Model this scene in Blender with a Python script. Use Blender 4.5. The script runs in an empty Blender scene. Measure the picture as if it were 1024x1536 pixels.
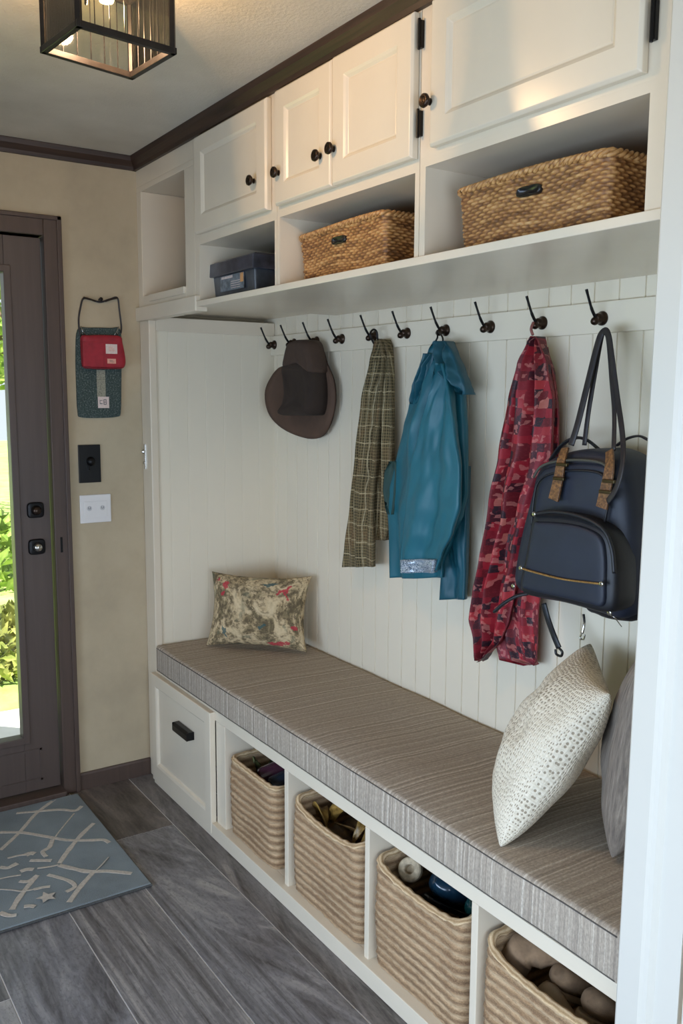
import bpy, bmesh, math, random
from mathutils import Vector, Matrix
from mathutils.noise import noise as pnoise
random.seed(7)
PI = math.pi
S = bpy.context.scene
C = S.collection

# ------------------------------------------------------------------ camera
FPX = 1333.09
CAM = Vector((3.42928, -1.31361, 1.59087))
YAW, PITCH, ROLL = 2.555298, 0.131498, 0.005325
FW = Vector((math.cos(PITCH)*math.cos(YAW), math.cos(PITCH)*math.sin(YAW), -math.sin(PITCH)))
R0 = FW.cross(Vector((0, 0, 1))).normalized(); U0 = R0.cross(FW)
RT = R0*math.cos(ROLL)+U0*math.sin(ROLL); UP = -R0*math.sin(ROLL)+U0*math.cos(ROLL)
cd = bpy.data.cameras.new('camera'); cam = bpy.data.objects.new('camera', cd); C.objects.link(cam)
m = Matrix((RT, UP, -FW)).transposed().to_4x4(); m.translation = CAM
cam.matrix_world = m
cd.sensor_fit = 'VERTICAL'; cd.sensor_height = 36; cd.lens = FPX*36/1536
cd.clip_start = .02
S.camera = cam

def at(px, py, x=None, y=None, z=None):
    """a point of the photograph on a real plane of the room"""
    d = RT*(px-512)/FPX - UP*(py-768)/FPX + FW
    if x is not None: t = (x-CAM.x)/d.x
    elif y is not None: t = (y-CAM.y)/d.y
    else: t = (z-CAM.z)/d.z
    return CAM+d*t

# ------------------------------------------------------------------ materials
class NT:
    def __init__(s, name):
        s.m = bpy.data.materials.new(name); s.m.use_nodes = True
        s.t = s.m.node_tree; s.b = s.t.nodes['Principled BSDF']
    def n(s, typ, **kw):
        nd = s.t.nodes.new(typ)
        for k, v in kw.items():
            if k.startswith('i_'):
                key = k[2:]
                nd.inputs[int(key) if key.isdigit() else key.replace('_', ' ')].default_value = v
            else: setattr(nd, k, v)
        return nd
    def l(s, a, b): s.t.links.new(a, b)
    def co(s, kind='Object', scale=(1, 1, 1), rot=(0, 0, 0)):
        tc = s.n('ShaderNodeTexCoord'); mp = s.n('ShaderNodeMapping')
        mp.inputs['Scale'].default_value = scale; mp.inputs['Rotation'].default_value = rot
        s.l(tc.outputs[kind], mp.inputs[0]); return mp.outputs[0]
    def noise(s, co, scale, detail=4, rough=.55, dist=0):
        nd = s.n('ShaderNodeTexNoise'); nd.inputs['Scale'].default_value = scale
        nd.inputs['Detail'].default_value = detail; nd.inputs['Roughness'].default_value = rough
        nd.inputs['Distortion'].default_value = dist
        s.l(co, nd.inputs['Vector']); return nd.outputs['Fac']
    def ramp(s, fac, stops, const=False):
        nd = s.n('ShaderNodeValToRGB'); cr = nd.color_ramp
        if const: cr.interpolation = 'CONSTANT'
        while len(cr.elements) < len(stops): cr.elements.new(.5)
        for e, (p, c) in zip(cr.elements, stops):
            e.position = p; e.color = (c[0], c[1], c[2], 1)
        s.l(fac, nd.inputs[0]); return nd.outputs[0]
    def mix(s, fac, a, b, mode='MIX'):
        nd = s.n('ShaderNodeMix', data_type='RGBA', blend_type=mode)
        for i, v in ((0, fac), (6, a), (7, b)):
            if hasattr(v, 'links'): s.l(v, nd.inputs[i])
            elif i == 0: nd.inputs[0].default_value = v
            else: nd.inputs[i].default_value = (v[0], v[1], v[2], 1)
        return nd.outputs[2]
    def math(s, op, a, b=0, c=0):
        nd = s.n('ShaderNodeMath', operation=op)
        for i, v in enumerate((a, b, c)):
            if hasattr(v, 'links'): s.l(v, nd.inputs[i])
            else: nd.inputs[i].default_value = v
        return nd.outputs[0]
    def sep(s, co):
        nd = s.n('ShaderNodeSeparateXYZ'); s.l(co, nd.inputs[0]); return nd.outputs
    def bump(s, h, strength=.3, dist=.002):
        nd = s.n('ShaderNodeBump'); nd.inputs['Strength'].default_value = strength
        nd.inputs['Distance'].default_value = dist
        s.l(h, nd.inputs['Height']); s.l(nd.outputs[0], s.b.inputs['Normal'])
    def col(s, c):
        if hasattr(c, 'links'): s.l(c, s.b.inputs['Base Color'])
        else: s.b.inputs['Base Color'].default_value = (c[0], c[1], c[2], 1)
    def done(s, rough=.5, metal=0, **kw):
        s.b.inputs['Roughness'].default_value = rough; s.b.inputs['Metallic'].default_value = metal
        for k, v in kw.items(): s.b.inputs[k.replace('_', ' ')].default_value = v
        return s.m

def g(r, gg=None, b=None):
    """sRGB 0-255 to linear"""
    if gg is None: gg = b = r
    f = lambda c: (c/255/12.92) if c/255 <= .04045 else ((c/255+.055)/1.055)**2.4
    return (f(r), f(gg), f(b))

def plain(name, c, rough=.5, metal=0, var=.06, scale=12, bump=0, **kw):
    t = NT(name); co = t.co(); n = t.noise(co, scale)
    lo = tuple(x*(1-var) for x in c); hi = tuple(min(1, x*(1+var)) for x in c)
    t.col(t.ramp(n, [(.35, lo), (.65, hi)]))
    if bump: t.bump(t.noise(co, scale*14), bump, .001)
    return t.done(rough, metal, **kw)

PAINT = plain('white_satin_paint', g(218, 205, 183), .27, var=.02, scale=5)
PAINT_IN = PAINT
BEAD = plain('white_beadboard_paint', g(226, 216, 194), .42, var=.015, scale=3)
CASING = plain('white_casing_paint', g(205, 200, 188), .4, var=.01, scale=3)
BLACK = plain('black_metal', g(24, 23, 24), .35, .6, var=.2, scale=30)
BLACKP = plain('black_plastic', g(20, 20, 21), .3, var=.1)
BRONZE = plain('dark_bronze', g(62, 50, 42), .28, .85, var=.3, scale=60)
CHROME = plain('worn_chrome', g(190, 188, 182), .2, 1, var=.1, scale=50)

def m_wall():
    t = NT('beige_wallpaper'); co = t.co()
    a = t.noise(co, 3.5, 6, .6); b = t.noise(co, 40, 3)
    c = t.ramp(a, [(.3, g(172, 157, 130)), (.5, g(183, 167, 138)), (.72, g(192, 177, 148))])
    c = t.mix(t.math('MULTIPLY', b, .25), c, g(165, 150, 128))
    t.col(c); t.bump(b, .15, .002); return t.done(.75)
def m_ceil():
    t = NT('plaster_ceiling'); co = t.co()
    a = t.noise(co, 4, 5); b = t.noise(co, 90, 4, .7)
    t.col(t.ramp(a, [(.3, g(194, 186, 168)), (.7, g(210, 202, 185))]))
    t.bump(b, .5, .004); return t.done(.85)
def m_wood(name, a, b, sx=(30, 30, 2), rough=.45, dark=None):
    t = NT(name); co = t.co(scale=sx); n = t.noise(co, 1, 6, .6, .6)
    t.col(t.ramp(n, [(.3, a), (.7, b)])); t.bump(n, .15, .001); return t.done(rough)
def m_floor():
    t = NT('grey_wood_look_tile')
    at_ = t.n('ShaderNodeAttribute', attribute_name='tone'); tone = t.sep(at_.outputs['Vector'])
    tc = t.n('ShaderNodeTexCoord'); ad = t.n('ShaderNodeVectorMath', operation='ADD')
    t.l(tc.outputs['Object'], ad.inputs[0]); sc = t.n('ShaderNodeVectorMath', operation='SCALE'); sc.inputs['Scale'].default_value = 17
    t.l(at_.outputs['Vector'], sc.inputs[0]); t.l(sc.outputs[0], ad.inputs[1])
    def mp(s):
        q = t.n('ShaderNodeMapping'); q.inputs['Scale'].default_value = s; t.l(ad.outputs[0], q.inputs[0]); return q.outputs[0]
    big = t.noise(mp((2.0, 5.5, 1)), 1, 6, .62, 1.0)
    fine = t.noise(mp((7, 60, 1)), 1, 6, .7, .3)
    spk = t.noise(mp((60, 110, 1)), 1, 4, .7)
    c = t.ramp(big, [(.32, g(62, 57, 56)), (.44, g(94, 90, 90)), (.54, g(118, 115, 116)), (.68, g(164, 158, 152))])
    c = t.mix(t.math('MULTIPLY', t.ramp(fine, [(.42, (0, 0, 0)), (.68, (1, 1, 1))]), .5), c, g(150, 146, 142))
    c = t.mix(t.math('MULTIPLY', t.ramp(spk, [(.5, (0, 0, 0)), (.7, (1, 1, 1))]), .5), c, g(58, 53, 52))
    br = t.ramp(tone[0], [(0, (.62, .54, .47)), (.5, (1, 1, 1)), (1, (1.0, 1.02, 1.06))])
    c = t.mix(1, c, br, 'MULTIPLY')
    t.col(c); t.bump(fine, .2, .0015); return t.done(.36)
WALL = m_wall(); CEIL = m_ceil(); FLOOR = m_floor()
CROWN = m_wood('dark_walnut_crown', g(40, 27, 20), g(66, 47, 36), (3, 60, 60))
CROWN2 = m_wood('dark_walnut_crown_across', g(40, 27, 20), g(66, 47, 36), (60, 3, 60))
DOORP = m_wood('brown_door_paint', g(78, 65, 59), g(88, 74, 67), (40, 40, 2), .42)
FRAMEP = m_wood('brown_frame_paint', g(72, 57, 49), g(84, 67, 58), (40, 40, 2), .45)
GROUT = plain('pale_grout', g(214, 212, 210), .8)

def m_cushion(name='striped_bench_fabric'):
    t = NT(name); co = t.co()
    x = t.sep(co)
    st = t.n('ShaderNodeTexNoise', noise_dimensions='1D'); st.inputs['Scale'].default_value = 95
    st.inputs['Detail'].default_value = 3; st.inputs['Roughness'].default_value = .65
    # wobble the stripes a little
    wob = t.noise(t.co(scale=(2, 9, 9)), 1.3, 2)
    xx = t.math('ADD', x[0], t.math('MULTIPLY', wob, .012)); t.l(xx, st.inputs['W'])
    weave = t.noise(t.co(scale=(260, 120, 120)), 1, 3, .7)
    c = t.ramp(st.outputs['Fac'], [(.3, g(146, 133, 118)), (.46, g(167, 153, 136)), (.58, g(180, 166, 148)), (.70, g(208, 196, 178))])
    c = t.mix(t.math('MULTIPLY', t.ramp(weave, [(.4, (0, 0, 0)), (.62, (1, 1, 1))]), .42), c, g(108, 101, 92))
    t.col(c); t.bump(weave, .5, .0015); return t.done(.9)
def m_greypillow():
    t = NT('grey_woven_pillow_fabric'); co = t.co('UV', (1, 1, 1)); x = t.sep(co)
    st = t.noise(t.co('UV', (170, 14, 1)), 1, 4, .7); fi = t.noise(t.co('UV', (300, 300, 1)), 1, 3)
    c = t.ramp(st, [(.35, g(98, 88, 78)), (.55, g(128, 116, 102)), (.7, g(154, 142, 126))])
    c = t.mix(t.math('MULTIPLY', fi, .3), c, g(92, 88, 86))
    t.col(c); t.bump(fi, .4, .001); return t.done(.92)
def m_whitepillow():
    t = NT('cream_speckled_pillow_fabric')
    co = t.co('UV', (120, 80, 1), (0, 0, .12))
    vo = t.n('ShaderNodeTexVoronoi', voronoi_dimensions='2D'); vo.inputs['Scale'].default_value = 1.0; vo.inputs['Randomness'].default_value = .55
    t.l(co, vo.inputs['Vector'])
    big = t.noise(t.co('UV', (7, 7, 1)), 1, 3)
    thr = t.math('MULTIPLY', big, .56)
    spot = t.math('LESS_THAN', vo.outputs['Distance'], t.math('SUBTRACT', thr, .06))
    fuzz = t.noise(t.co('UV', (120, 260, 1)), 1, 3)
    base = t.ramp(fuzz, [(.3, g(206, 194, 170)), (.7, g(230, 221, 202))])
    c = t.mix(t.math('MULTIPLY', spot, .8), base, g(132, 116, 94))
    t.col(c); t.bump(vo.outputs['Distance'], .6, .004); return t.done(.95)
def m_floral():
    t = NT('floral_tapestry_fabric')
    a = t.noise(t.co('UV', (13, 13, 1)), 1, 4, .6, 1.2); b = t.noise(t.co('UV', (60, 60, 1)), 1, 3, .7)
    r = t.noise(t.co('UV', (9.5, 9.5, 1), (0, 0, 2)), 1, 2, .4, .4); q = t.noise(t.co('UV', (11, 11, 1), (0, 0, 4)), 1, 3, .5, .8)
    c = t.ramp(a, [(.36, g(104, 92, 66)), (.45, g(150, 132, 98)), (.52, g(188, 166, 128)), (.7, g(206, 186, 148))])
    sp = t.ramp(b, [(.46, (1, 1, 1)), (.52, (0, 0, 0))])
    c = t.mix(t.math('MULTIPLY', sp, t.math('MULTIPLY', t.ramp(a, [(.5, (1, 1, 1)), (.62, (.15, .15, .15))]), .75)), c, g(86, 74, 54))
    c = t.mix(t.math('MULTIPLY', t.ramp(q, [(.60, (0, 0, 0)), (.66, (1, 1, 1))]), .55), c, g(84, 92, 74))
    wn = t.n('ShaderNodeTexNoise'); wn.inputs['Scale'].default_value = 38; wn.inputs['Detail'].default_value = 2; uvc = t.co('UV'); t.l(uvc, wn.inputs['Vector'])
    wv = t.n('ShaderNodeVectorMath', operation='SUBTRACT'); t.l(wn.outputs['Color'], wv.inputs[0]); wv.inputs[1].default_value = (.5, .5, .5)
    wsc = t.n('ShaderNodeVectorMath', operation='SCALE'); wsc.inputs['Scale'].default_value = .05; t.l(wv.outputs[0], wsc.inputs[0])
    wa = t.n('ShaderNodeVectorMath', operation='ADD'); t.l(uvc, wa.inputs[0]); t.l(wsc.outputs[0], wa.inputs[1])
    R_, G_ = g(176, 44, 60), g(54, 84, 84)
    for px, py, ang, lx, ly, cc in ((650, 235, .5, .034, .010, R_), (672, 275, -.75, .022, .007, R_), (300, 206, .3, .016, .013, R_), (270, 276, .8, .017, .008, R_), (215, 165, .8, .014, .007, R_), (762, 455, .2, .019, .014, R_), (612, 603, .1, .033, .017, R_), (685, 582, .9, .018, .009, R_), (310, 510, -1.1, .035, .008, G_), (530, 450, .3, .017, .010, G_), (560, 180, .1, .026, .010, G_)):
        ps = t.n('ShaderNodeVectorMath', operation='SUBTRACT'); t.l(wa.outputs[0], ps.inputs[0]); ps.inputs[1].default_value = ((px-490)/370*.235+.5, (365-py)/280*.165+.5, 0)
        mpn = t.n('ShaderNodeMapping', vector_type='POINT'); mpn.inputs['Rotation'].default_value = (0, 0, -ang); t.l(ps.outputs[0], mpn.inputs[0])
        ml = t.n('ShaderNodeVectorMath', operation='MULTIPLY'); ml.inputs[1].default_value = (1/lx, 1/ly, 0); t.l(mpn.outputs[0], ml.inputs[0])
        ln_ = t.n('ShaderNodeVectorMath', operation='LENGTH'); t.l(ml.outputs[0], ln_.inputs[0])
        c = t.mix(t.math('MULTIPLY', t.math('LESS_THAN', ln_.outputs['Value'], 1), .85), c, cc)
    t.col(c); t.bump(b, .4, .0015); return t.done(.92)
def m_plaid():
    t = NT('olive_plaid_wool'); co = t.co('UV'); x = t.sep(co)
    def lines(c, f, w, ph, seed):
        nz = t.noise(t.co('UV', (14, 14, 1), (0, 0, seed)), 1, 2)
        q = t.math('ADD', t.math('MULTIPLY', c, f), t.math('ADD', t.math('MULTIPLY', nz, .35), ph))
        fr = t.math('FRACT', q); d = t.math('ABSOLUTE', t.math('SUBTRACT', fr, .5)); return t.math('LESS_THAN', d, w)
    mott = t.noise(t.co('UV', (90, 90, 1)), 1, 3, .7); patch = t.noise(t.co('UV', (9, 7, 1)), 1, 2)
    c = t.ramp(patch, [(.3, g(50, 43, 27)), (.5, g(72, 62, 38)), (.65, g(96, 70, 42))])
    c = t.mix(t.math('MULTIPLY', t.ramp(mott, [(.45, (0, 0, 0)), (.6, (1, 1, 1))]), .55), c, g(58, 58, 34))
    c = t.mix(t.math('MULTIPLY', lines(x[0], 120, .16, 0, 0), t.math('MULTIPLY', mott, 1.0)), c, g(142, 126, 92))
    c = t.mix(t.math('MULTIPLY', lines(x[1], 95, .15, .2, 1), t.math('MULTIPLY', mott, 1.0)), c, g(138, 120, 84))
    c = t.mix(t.math('MULTIPLY', lines(x[0], 30, .05, .4, 2), t.math('MULTIPLY', mott, .95)), c, g(190, 176, 140))
    c = t.mix(t.math('MULTIPLY', lines(x[1], 17, .03, .1, 3), t.math('MULTIPLY', mott, 1.0)), c, g(196, 180, 142))
    t.col(c); t.bump(mott, .5, .002); return t.done(.95)
def m_red():
    t = NT('red_patterned_scarf_fabric')
    wob = t.n('ShaderNodeTexNoise'); wob.inputs['Scale'].default_value = 18; co0 = t.co('UV'); t.l(co0, wob.inputs['Vector'])
    mx = t.n('ShaderNodeMix', data_type='RGBA', blend_type='ADD'); mx.inputs[0].default_value = .012
    t.l(co0, mx.inputs[6]); t.l(wob.outputs['Color'], mx.inputs[7])
    vo = t.n('ShaderNodeTexVoronoi', voronoi_dimensions='2D', distance='CHEBYCHEV'); vo.inputs['Scale'].default_value = 42; vo.inputs['Randomness'].default_value = .45
    t.l(mx.outputs[2], vo.inputs['Vector'])
    v2 = t.n('ShaderNodeTexVoronoi', voronoi_dimensions='2D', distance='CHEBYCHEV'); v2.inputs['Scale'].default_value = 110; v2.inputs['Randomness'].default_value = .8
    t.l(mx.outputs[2], v2.inputs['Vector'])
    s1 = t.sep(vo.outputs['Color']); s2 = t.sep(v2.outputs['Color'])
    c = t.ramp(s1[0], [(0, g(98, 8, 22)), (.3, g(124, 12, 30)), (.50, g(60, 10, 24)), (.62, g(146, 20, 36)), (.76, g(36, 16, 28)), (.9, g(160, 40, 46)), (.965, g(172, 96, 84))], True)
    fine = t.noise(t.co('UV', (160, 160, 1)), 1, 3, .7)
    msk = t.math('MULTIPLY', t.math('GREATER_THAN', s2[0], .72), t.math('GREATER_THAN', s1[1], .45))
    c = t.mix(t.math('MULTIPLY', msk, t.math('MULTIPLY', fine, .9)), c, g(204, 130, 120))
    c = t.mix(t.math('MULTIPLY', t.ramp(fine, [(.5, (0, 0, 0)), (.66, (1, 1, 1))]), .3), c, g(150, 50, 62))
    t.col(c); t.bump(fine, .2, .001); return t.done(.62)
def m_rope(name, a, b, c_, pitch):
    t = NT(name); x = t.sep(t.co('UV'))
    tw = t.noise(t.co('UV', (260, 420, 1), (0, 0, .5)), 1, 4, .75); fib = t.noise(t.co('UV', (60, 420, 1)), 1, 3, .6)
    band = t.noise(t.co('UV', (5, 40, 1)), 1, 2)
    sn = t.math('SINE', t.math('MULTIPLY', t.math('ADD', x[1], t.math('MULTIPLY', band, .006)), 2*PI/pitch))
    c = t.ramp(t.math('ADD', t.math('MULTIPLY', sn, .22), t.math('MULTIPLY', t.math('ADD', tw, t.math('MULTIPLY', band, .5)), .6)), [(.12, a), (.4, b), (.62, c_)])
    c = t.mix(t.math('MULTIPLY', t.ramp(fib, [(.38, (1, 1, 1)), (.5, (0, 0, 0))]), .35), c, a)
    t.col(c); t.bump(tw, .8, .004); return t.done(.9)
def m_wicker():
    t = NT('golden_wicker')
    n = t.noise(t.co('UV', (150, 150, 1)), 1, 3, .6); b = t.noise(t.co('UV', (9, 9, 1)), 1, 4)
    at_ = t.n('ShaderNodeAttribute', attribute_name='strand'); q = t.sep(at_.outputs['Vector'])
    c = t.ramp(t.math('ADD', t.math('MULTIPLY', n, .4), t.math('MULTIPLY', q[0], .75)), [(.12, g(74, 46, 22)), (.36, g(142, 98, 54)), (.60, g(198, 150, 90)), (.92, g(228, 188, 130))])
    c = t.mix(t.math('MULTIPLY', b, .5), c, g(112, 72, 40))
    t.col(c); t.bump(n, .4, .002); return t.done(.55)
CUSH = m_cushion(); GREYP = m_greypillow(); WHITEP = m_whitepillow(); FLORAL = m_floral(); PLAID = m_plaid(); REDF = m_red()
ROPE = m_rope('braided_seagrass', g(112, 84, 60), g(180, 147, 110), g(208, 178, 140), .0262)
ROPERIM = m_rope('braided_seagrass_rim', g(150, 116, 80), g(204, 172, 128), g(226, 200, 160), .012)
WICK = m_wicker()
PIPING = plain('dark_piping', g(82, 76, 70), .85)
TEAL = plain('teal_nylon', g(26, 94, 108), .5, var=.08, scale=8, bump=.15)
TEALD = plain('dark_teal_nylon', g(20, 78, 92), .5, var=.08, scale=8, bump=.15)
LINING = plain('dark_green_lining', g(26, 58, 52), .7)
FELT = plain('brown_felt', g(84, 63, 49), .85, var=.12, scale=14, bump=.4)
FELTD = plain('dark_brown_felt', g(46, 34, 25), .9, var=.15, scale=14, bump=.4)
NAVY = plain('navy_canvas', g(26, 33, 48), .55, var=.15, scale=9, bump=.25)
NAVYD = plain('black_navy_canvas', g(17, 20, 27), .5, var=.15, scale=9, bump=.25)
STRAP = plain('dark_leather_strap', g(38, 35, 38), .45, var=.2, scale=20)
def m_leather():
    t = NT('tan_tooled_leather'); co = t.co(); n = t.noise(co, 160, 4, .7); b = t.noise(co, 40, 2)
    c = t.ramp(n, [(.34, g(66, 42, 26)), (.5, g(112, 74, 42)), (.66, g(150, 106, 60))])
    t.col(t.mix(t.math('MULTIPLY', b, .3), c, g(90, 70, 40))); t.bump(n, .4, .001); return t.done(.45)
LEATH = m_leather()
GOLD = plain('gold_zip', g(178, 142, 86), .35, .6, var=.3, scale=250)
def m_reflect():
    t = NT('silver_sequin_band'); n = t.noise(t.co(), 260, 3, .8)
    t.col(t.ramp(n, [(.42, g(70, 92, 110)), (.5, g(150, 165, 178)), (.6, g(220, 226, 232))])); return t.done(.3, .3)
SILVER = m_reflect()
def m_tealfelt():
    t = NT('speckled_teal_felt'); n = t.noise(t.co(), 190, 4, .75); b = t.noise(t.co(), 25, 3)
    c = t.ramp(n, [(.40, g(46, 58, 56)), (.54, g(66, 80, 76)), (.64, g(124, 130, 124))])
    t.col(t.mix(t.math('MULTIPLY', b, .4), c, g(44, 60, 58))); t.bump(n, .4, .001); return t.done(.95)
TFELT = m_tealfelt()
REDC = plain('red_canvas', g(150, 28, 42), .6, var=.15, scale=30, bump=.3)
REDD = plain('dark_red_binding', g(110, 18, 30), .6)
PATCHW = plain('white_patch', g(214, 196, 188), .7, var=.08, scale=200)
PATCHP = plain('pink_patch', g(218, 160, 140), .7, var=.1, scale=200)
INK = plain('grey_ink', g(96, 96, 98), .7)
OUTW = plain('white_plastic', g(226, 222, 218), .4, var=.02)
def m_rug():
    t = NT('blue_grey_rug_pile'); n = t.noise(t.co(), 330, 4, .8); b = t.noise(t.co(), 5, 3)
    c = t.ramp(b, [(.35, g(112, 118, 120)), (.65, g(130, 139, 142))])
    c = t.mix(t.math('MULTIPLY', t.ramp(n, [(.4, (0, 0, 0)), (.65, (1, 1, 1))]), .5), c, g(142, 156, 162))
    t.col(c); t.bump(n, .7, .003); return t.done(.95)
RUG = m_rug()
RUGL = plain('cream_rug_line', g(190, 181, 168), .95, var=.12, scale=120, bump=.6)
RUGE = plain('dark_rug_edge', g(74, 74, 72), .9, var=.2, scale=200)
def m_glass(name, c=(1, 1, 1), rough=0.0, mixf=.9):
    t = NT(name); out = t.t.nodes['Material Output']
    tr = t.n('ShaderNodeBsdfTransparent'); tr.inputs[0].default_value = (*c, 1)
    gl = t.n('ShaderNodeBsdfGlossy'); gl.inputs['Roughness'].default_value = rough
    lw = t.n('ShaderNodeFresnel'); lw.inputs[0].default_value = 1.5
    mx = t.n('ShaderNodeMixShader'); t.l(lw.outputs[0], mx.inputs[0]); t.l(tr.outputs[0], mx.inputs[1]); t.l(gl.outputs[0], mx.inputs[2])
    t.l(mx.outputs[0], out.inputs[0]); return t.m
GLASS = m_glass('clear_glass', (.96, .98, .97))
LGLASS = m_glass('lantern_glass', (.93, .94, .88), .05)
def bottle(name, c, r=.12): return plain(name, c, r, var=.15, scale=30, Coat_Weight=.4)

# ------------------------------------------------------------------ mesh helpers
def obj(name, bm, mat, parent=None, smooth=False, bevel=0, segs=2, loc=None):
    me = bpy.data.meshes.new(name); bmesh.ops.recalc_face_normals(bm, faces=bm.faces)
    bm.to_mesh(me); bm.free()
    if isinstance(mat, (list, tuple)):
        for q in mat: me.materials.append(q)
    else: me.materials.append(mat)
    o = bpy.data.objects.new(name, me); C.objects.link(o)
    if smooth:
        for p in me.polygons: p.use_smooth = True
    if bevel:
        md = o.modifiers.new('bevel', 'BEVEL'); md.width = bevel; md.segments = segs; md.limit_method = 'ANGLE'; md.angle_limit = math.radians(40)
        md.harden_normals = False
    if parent is not None:
        o.parent = parent
        o.matrix_parent_inverse = parent.matrix_world.inverted() if loc is None else Matrix()
    return o
def thing(name, label, cat, loc=(0, 0, 0), group=None):
    o = bpy.data.objects.new(name, None); C.objects.link(o); o.location = loc
    o.empty_display_size = .05
    o.matrix_world = Matrix.Translation(loc)
    o['label'] = label; o['category'] = cat
    if group: o['group'] = group
    return o
def tag(o, label, cat, group=None):
    o['label'] = label; o['category'] = cat
    if group: o['group'] = group
    return o
def struct(o): o['kind'] = 'structure'; return o
NB = bmesh.new
def box(bm, x0, x1, y0, y1, z0, z1, mi=0):
    v = [bm.verts.new((x, y, z)) for x in (x0, x1) for y in (y0, y1) for z in (z0, z1)]
    for f in ((0, 1, 3, 2), (4, 6, 7, 5), (0, 4, 5, 1), (2, 3, 7, 6), (0, 2, 6, 4), (1, 5, 7, 3)):
        q = bm.faces.new([v[i] for i in f]); q.material_index = mi
    return v
def b1(*a): bm = NB(); box(bm, *a); return bm
def frames(path):
    out = []; n = len(path); up = None
    for i in range(n):
        t = (path[min(i+1, n-1)]-path[max(i-1, 0)]).normalized()
        if up is None:
            up = Vector((0, 0, 1)) if abs(t.z) < .9 else Vector((0, 1, 0))
        s = t.cross(up).normalized(); up = s.cross(t).normalized(); out.append((s, up.copy()))
    return out
def tube(bm, path, r, n=10, rb=None, cap=True, side=None):
    """round (or flat: rb) tube along path; r may be a list"""
    path = [Vector(p) for p in path]; fr = frames(path); rings = []
    for i, p in enumerate(path):
        a = r[i] if isinstance(r, (list, tuple)) else r; b = a if rb is None else rb
        s, u = fr[i]
        if side is not None:
            t = (path[min(i+1, len(path)-1)]-path[max(i-1, 0)]).normalized()
            s = (side-t*side.dot(t)).normalized(); u = s.cross(t)
        rings.append([bm.verts.new(p+s*a*math.cos(2*PI*k/n)+u*b*math.sin(2*PI*k/n)) for k in range(n)])
    for i in range(len(rings)-1):
        for k in range(n):
            bm.faces.new((rings[i][k], rings[i][(k+1) % n], rings[i+1][(k+1) % n], rings[i+1][k]))
    if cap: bm.faces.new(rings[0]); bm.faces.new(rings[-1])
def smooth_path(pts, k=8, closed=False):
    pts = [Vector(p) for p in pts]; n = len(pts); out = []
    rng = range(n if closed else n-1)
    for i in rng:
        p0 = pts[(i-1) % n] if closed or i > 0 else pts[0]; p1 = pts[i]; p2 = pts[(i+1) % n]
        p3 = pts[(i+2) % n] if closed or i+2 < n else pts[-1]
        for j in range(k):
            t = j/k
            out.append(.5*((2*p1)+(p2-p0)*t+(2*p0-5*p1+4*p2-p3)*t*t+(3*p1-p0-3*p2+p3)*t**3))
    if not closed: out.append(pts[-1])
    return out
def lathe(bm, prof, center, axis='Z', n=24):
    """prof: (r, h) pairs; a direction vector or 'Z'/'Y'/'X' is the axis"""
    ax = {'Z': Vector((0, 0, 1)), 'Y': Vector((0, 1, 0)), 'X': Vector((1, 0, 0))}.get(axis, axis) if isinstance(axis, str) else axis.normalized()
    a = ax.orthogonal().normalized(); b = ax.cross(a); c = Vector(center); rings = []
    for r, h in prof:
        if r < 1e-6: rings.append([bm.verts.new(c+ax*h)])
        else: rings.append([bm.verts.new(c+ax*h+a*r*math.cos(2*PI*k/n)+b*r*math.sin(2*PI*k/n)) for k in range(n)])
    for A, B in zip(rings, rings[1:]):
        for k in range(n):
            if len(A) == 1 and len(B) == 1: continue
            if len(A) == 1: bm.faces.new((A[0], B[k], B[(k+1) % n]))
            elif len(B) == 1: bm.faces.new((A[k], A[(k+1) % n], B[0]))
            else: bm.faces.new((A[k], A[(k+1) % n], B[(k+1) % n], B[k]))
    if len(rings[0]) > 1: bm.faces.new(rings[0])
    if len(rings[-1]) > 1: bm.faces.new(rings[-1])
def prism(bm, prof, p0, p1, u, w):
    """extrude a 2D profile (u,w axes) from p0 to p1"""
    p0, p1, u, w = map(Vector, (p0, p1, u, w))
    A = [bm.verts.new(p0+u*a+w*b) for a, b in prof]; B = [bm.verts.new(p1+u*a+w*b) for a, b in prof]
    n = len(prof)
    for i in range(n): bm.faces.new((A[i], A[(i+1) % n], B[(i+1) % n], B[i]))
    bm.faces.new(A); bm.faces.new(B)
def lerp(a, b, t): return a+(b-a)*t
def interp(L, v):
    """L: rows sorted by L[i][0]"""
    if v <= L[0][0]: return L[0][1:]
    for a, b in zip(L, L[1:]):
        if v <= b[0]:
            t = (v-a[0])/(b[0]-a[0]); t = t*t*(3-2*t)*.5+t*.5
            return tuple(lerp(p, q, t) for p, q in zip(a[1:], b[1:]))
    return L[-1][1:]
def puffy(bm, outline, depth, prof, uvec, wvec, org, nrm, mi=0):
    """stack of scaled outlines along nrm; outline: 2D list; prof: (scale inset m, height)"""
    cx = sum(p[0] for p in outline)/len(outline); cy = sum(p[1] for p in outline)/len(outline)
    rings = []
    for ins, h in prof:
        ring = []
        for x, y in outline:
            dx, dy = x-cx, y-cy; L = math.hypot(dx, dy); k = max(0, (L-ins)/L)
            ring.append(bm.verts.new(org+uvec*(cx+dx*k)+wvec*(cy+dy*k)+nrm*h))
        rings.append(ring)
    n = len(outline)
    for A, B in zip(rings, rings[1:]):
        for k in range(n):
            f = bm.faces.new((A[k], A[(k+1) % n], B[(k+1) % n], B[k])); f.material_index = mi
    bm.faces.new(rings[0]).material_index = mi; bm.faces.new(rings[-1]).material_index = mi

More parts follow.
